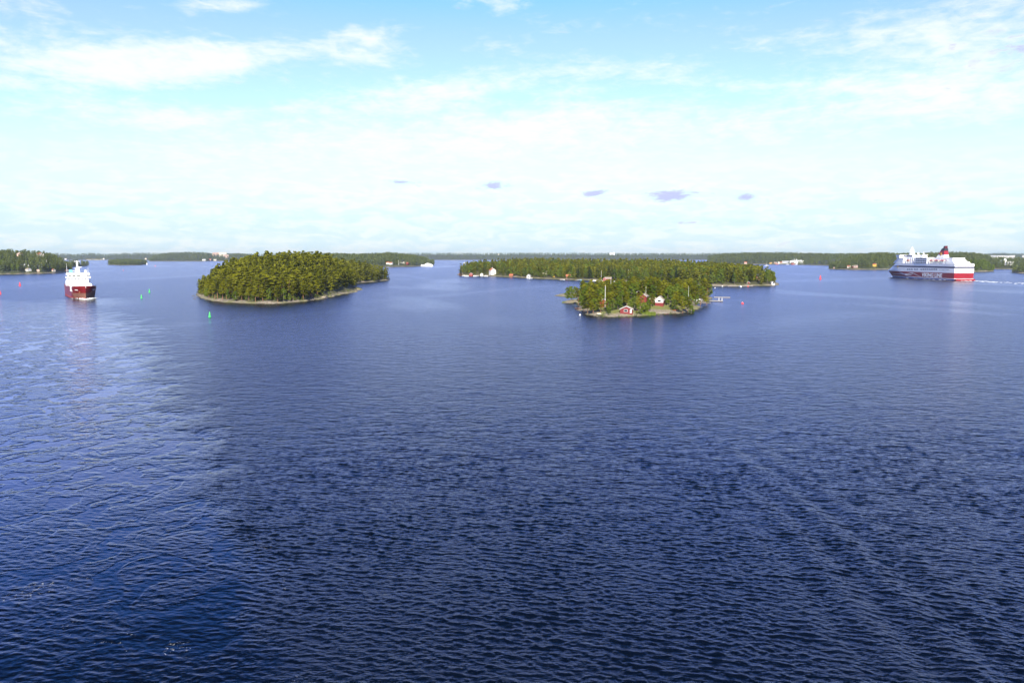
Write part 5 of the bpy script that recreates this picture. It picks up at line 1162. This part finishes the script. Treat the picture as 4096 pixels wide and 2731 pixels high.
# the little harbour on the right
x, y, z = rib(F4, 3185, .03); e = empty('factory', (x, y, z), R(-14), 'long white factory with two thin chimneys by the harbour', 'factory')
MB().prism([(-26, -1), (26, -1), (26, 9.0), (18, 11.5), (-18, 10.5), (-26, 8.0)], 'y', -7, 7).build('wall', M['white'], e); MB().prism([(-26.5, 8.2), (-18, 10.8), (18, 11.8), (26.5, 9.2), (26.5, 9.6), (18, 12.4), (-18, 11.4), (-26.5, 8.8)], 'y', -7.4, 7.4).build('roof', M['roof_grey'], e)
for xx in (-8, 0): MB().tube((xx, 0, 9), (xx, 0, 17.5), .9, .7, 8).build('chimney', M['white'], e)
for k in range(6): MB().box(-22 + k * 8, -18 + k * 8, -7.1, -7, 2, 5).build('window', M['glass'], e)
for px, t, w, d, wall, rz, wm, rm, lab in [(3142, .03, 12, 28, 6, 80, 'roof_grey', 'roof_grey', 'grey pitched shed left of the white factory'), (3101, .02, 8, 9, 4, 40, 'pink', 'felt', 'leftmost small house of the harbour'), (3112, .02, 8, 8, 5, 20, 'white_wood', 'felt', 'white house second from the left in the harbour'), (3124, .02, 8, 9, 4, 60, 'grey_wood', 'tile', 'weathered house beside the grey pitched shed'), (3170, .012, 7, 10, 3.5, 80, 'red_wood', 'felt', 'red boathouse in front of the white factory'), (2982, .015, 9, 10, 4.5, 70, 'pink', 'tile', 'pink house alone left of the harbour'), (3083, .02, 7, 8, 3, 40, 'yellow', 'felt', 'yellow cottage left of the harbour houses')]:
    sh(F4, px, t, lab, w, d, wall, rz, wm, rm)
for px, py, col, lab in [(3108, 1058, 'orange', 'small orange boat in the harbour'), (3150, 1058.5, 'white', 'small white boat moored below the grey shed'), (3172, 1058.5, 'orange', 'red boat moored below the factory'), (3185, 1058.5, 'white', 'white boat at the right of the harbour')]:
    x, y = G(px, py); boat(lab, x, y, 12, R(10), col)
# right headland
for px, t, w, wall, wm, rm, lab in [(3339, .03, 4, 2.6, 'pink', 'felt', 'pink hut at the tip of the right headland'), (3396, .06, 6, 3.2, 'cream', 'tile', 'cream cottage on the right headland'), (3423, .05, 7, 3.6, 'pink', 'felt', 'pink cottage right of the cream one on the right headland'), (3414, .05, 5, 3.0, 'red_wood', 'felt', 'red cottage between two pale ones on the right headland'), (3499, .07, 7, 4.5, 'yellow', 'tile', 'yellow house left of the ferry bow')]:
    sh(F6, px, t, lab, w, w, wall, 40, wm, rm, 'cottage', cat='cottage', zoff=1)
pier('low jetty on the shore just left of the ferry bow', G(3508, 1079), G(3571, 1078), 3, 1.0, 5)
x, y, z = rib(F6, 3361, .1); pole('thin white pole on the right headland', x, y, z, 15, .25)
for px0, px1, D, yb, yt, lab in [(3986, 4010, 2450, 1036, 1023, 'leftmost long white apartment block on the right hill'), (4012, 4032, 2480, 1036, 1023.5, 'middle white apartment block on the right hill'), (4034, 4052, 2500, 1036, 1022, 'right white apartment block with stepped roof on the hill'), (4085, 4100, 2480, 1036, 1022, 'white apartment block at the very right edge')]:
    x0, x1 = at(px0, D), at(px1, D); zt = zat(yt, D); w = x1 - x0; e = empty('apartment_block', ((x0 + x1) / 2, D, 8), rotv(px0), lab, 'apartment block')
    MB().box(-w / 2, w / 2, -6, 6, -4, zt - 8).build('wall', M['white_wood'], e); MB().box(-w / 2 - .4, w / 2 + .4, -6.4, 6.4, zt - 8, zt - 7.2).build('roof', M['roof_grey'], e)
    for fl in range(2):
        for k in range(4): MB().box(-w / 2 + 1.6 + k * w / 4.2, -w / 2 + 4.0 + k * w / 4.2, -6.1, -6, zt - 12 - fl * 3.5 - 0, zt - 10.2 - fl * 3.5).build('window', M['glass'], e)
x, y, z = rib(F6, 4027, .25); zz = zat(1056, y); e = empty('manor_house', (x, y, z), rotv(4027, -8), 'white manor with a pale tower among the trees right of the ferry', 'manor')
zb = max(zat(1057, y) - z, 0)
MB().box(-8, 14, -5, 5, -1, zb + 5).build('wall', M['white'], e); MB().prism([(-5.6, zb + 4.95), (5.6, zb + 4.95), (0, zb + 8)], 'x', -8.5, 14.5).build('roof', M['white_wood'], e)
tw = MB().frustum((-7, -1, -5.6, .4, -1), (-6.8, -1.2, -5.4, .2, zb + 10)); tw.frustum((-7.2, -.8, -5.8, .6, zb + 10), (-4.4, -3.6, -3, -2.2, zb + 15)); tw.build('tower', M['white'], e)
for k in range(4): MB().box(1 + k * 3.2, 2.6 + k * 3.2, -5.1, -5, zb + 1.2, zb + 3.2).build('window', M['glass'], e)
x, y, z = rib(F6, 4005, .24); house('white house with pale pointed roof left of the manor', x, y, z + max(zat(1052, y) - z, 0) - 1, 8, 9, 4, 0, R(10), 4, wm='white', rm='roof_grey', name='house', cat='house')
x, y, z = rib(F6, 3967, .8); house('pale roof among treetops left of the apartment blocks', x, y, zat(1036, y), 16, 20, 6, 0, R(80), 4, wm='white_wood', rm='roof_grey', name='house', cat='house')
# white block on the horizon
D = 6480; x0, x1 = at(2437, D), at(2457, D); e = empty('apartment_block', ((x0 + x1) / 2, D, 10), 0, 'lone white tower block on the horizon above the long island', 'apartment block'); w = x1 - x0
for k, (a, b, h_) in enumerate(((-.5, -.18, 59), (-.16, .16, 55), (.18, .5, 61))): MB().box(a * w, b * w, -8, 8, -5, h_ - 10 + 2).build('tower', M['white'], e)

# ---- sea marks and floats
def seamark(px, py, ytop, mat, label, group=None, cat='sea mark', fat=1.0):
    x, y = G(px, py); h = zat(ytop, y); k = h * .155 * fat; e = empty('sea_mark', (x, y, 0), rnd.uniform(0, 3), label, cat, group); e.rotation_euler.y = R(rnd.uniform(-2, 2))
    MB().lathe([(k * 1.35, -.4), (k * 1.5, .05 * h), (k * 1.45, .16 * h), (k * .9, .20 * h)], n=14).build('float', M[mat], e)
    MB().lathe([(k * .9, .20 * h), (k * .82, .5 * h), (k * .55, .8 * h), (k * .35, .88 * h)], n=14).build('body', M[mat], e)
    MB().lathe([(k * .35, .88 * h), (k * .40, .92 * h), (k * .05, h)], n=10).build('top_mark', M[mat], e)
seamark(839, 1268, 1246, 'buoy_green', 'large green sea mark nearest the viewer, below the wooded island')
seamark(566, 1193, 1177, 'buoy_green', 'green sea mark nearer the red ship, lower of the pair')
seamark(598, 1170, 1155, 'buoy_green', 'green sea mark of the pair, the farther and right one')
seamark(809, 1128, 1118, 'buoy_green', 'small green sea mark close behind the left edge of the wooded island')
seamark(80, 1143, 1128, 'buoy_red', 'red sea mark left of the red ship', fat=1.15)
seamark(1, 1177, 1162, 'buoy_red', 'red sea mark cut by the left edge of the picture', fat=1.15)
seamark(3281, 1117, 1101, 'buoy_red', 'big red sea mark alone between long island and ferry', fat=1.15)
seamark(493, 1083, 1078, 'buoy_red', 'tiny red sea mark right of the red ship', fat=.9)
seamark(621, 1066, 1060, 'buoy_red', 'tiny red sea mark near the far shore')
def float_ball(px, py, r, mat, label):
    x, y = G(px, py); e = empty('mooring_buoy', (x, y, 0), 0, label, 'mooring buoy'); MB().ball((0, 0, r * .35), r, 12).build('ball', M[mat], e); MB().tube((0, 0, r * 1.2), (0, 0, r * 1.8), r * .16, n=6).build('ring', M['steel'], e)
float_ball(2320, 1261, .5, 'white', 'white float off the left point of the cottage island')
float_ball(2803, 1217, .6, 'pink', 'pale pink float in front of the long pier')
float_ball(2970, 1215, .8, 'buoy_red', 'red float alone in open water right of the cottage island')
float_ball(2992, 1146.5, .7, 'buoy_red', 'small red float below the red hut of the long island')
float_ball(2860, 1152, .5, 'white', 'tiny white float off the right quay')
float_ball(2432, 1130, .5, 'buoy_red', 'small red float below the bright red boathouse')

# ---- the air over the water
hz = MB().box(-8200, 8200, -400, 8400, -3, 92); 
def haze_mat():
    m = bpy.data.materials.new('haze'); m.use_nodes = True; n = NT(m.node_tree)
    v = n.n('ShaderNodeVolumePrincipled'); v.inputs['Color'].default_value = (.72, .84, .94, 1); v.inputs['Density'].default_value = HAZE; v.inputs['Anisotropy'].default_value = .2
    out = n.n('ShaderNodeOutputMaterial'); n.link(v.outputs[0], out.inputs['Volume']); return m
HAZE = 5e-5
tag(hz.build('haze', haze_mat()), 'thin bluish sea haze', None, None, 'stuff')
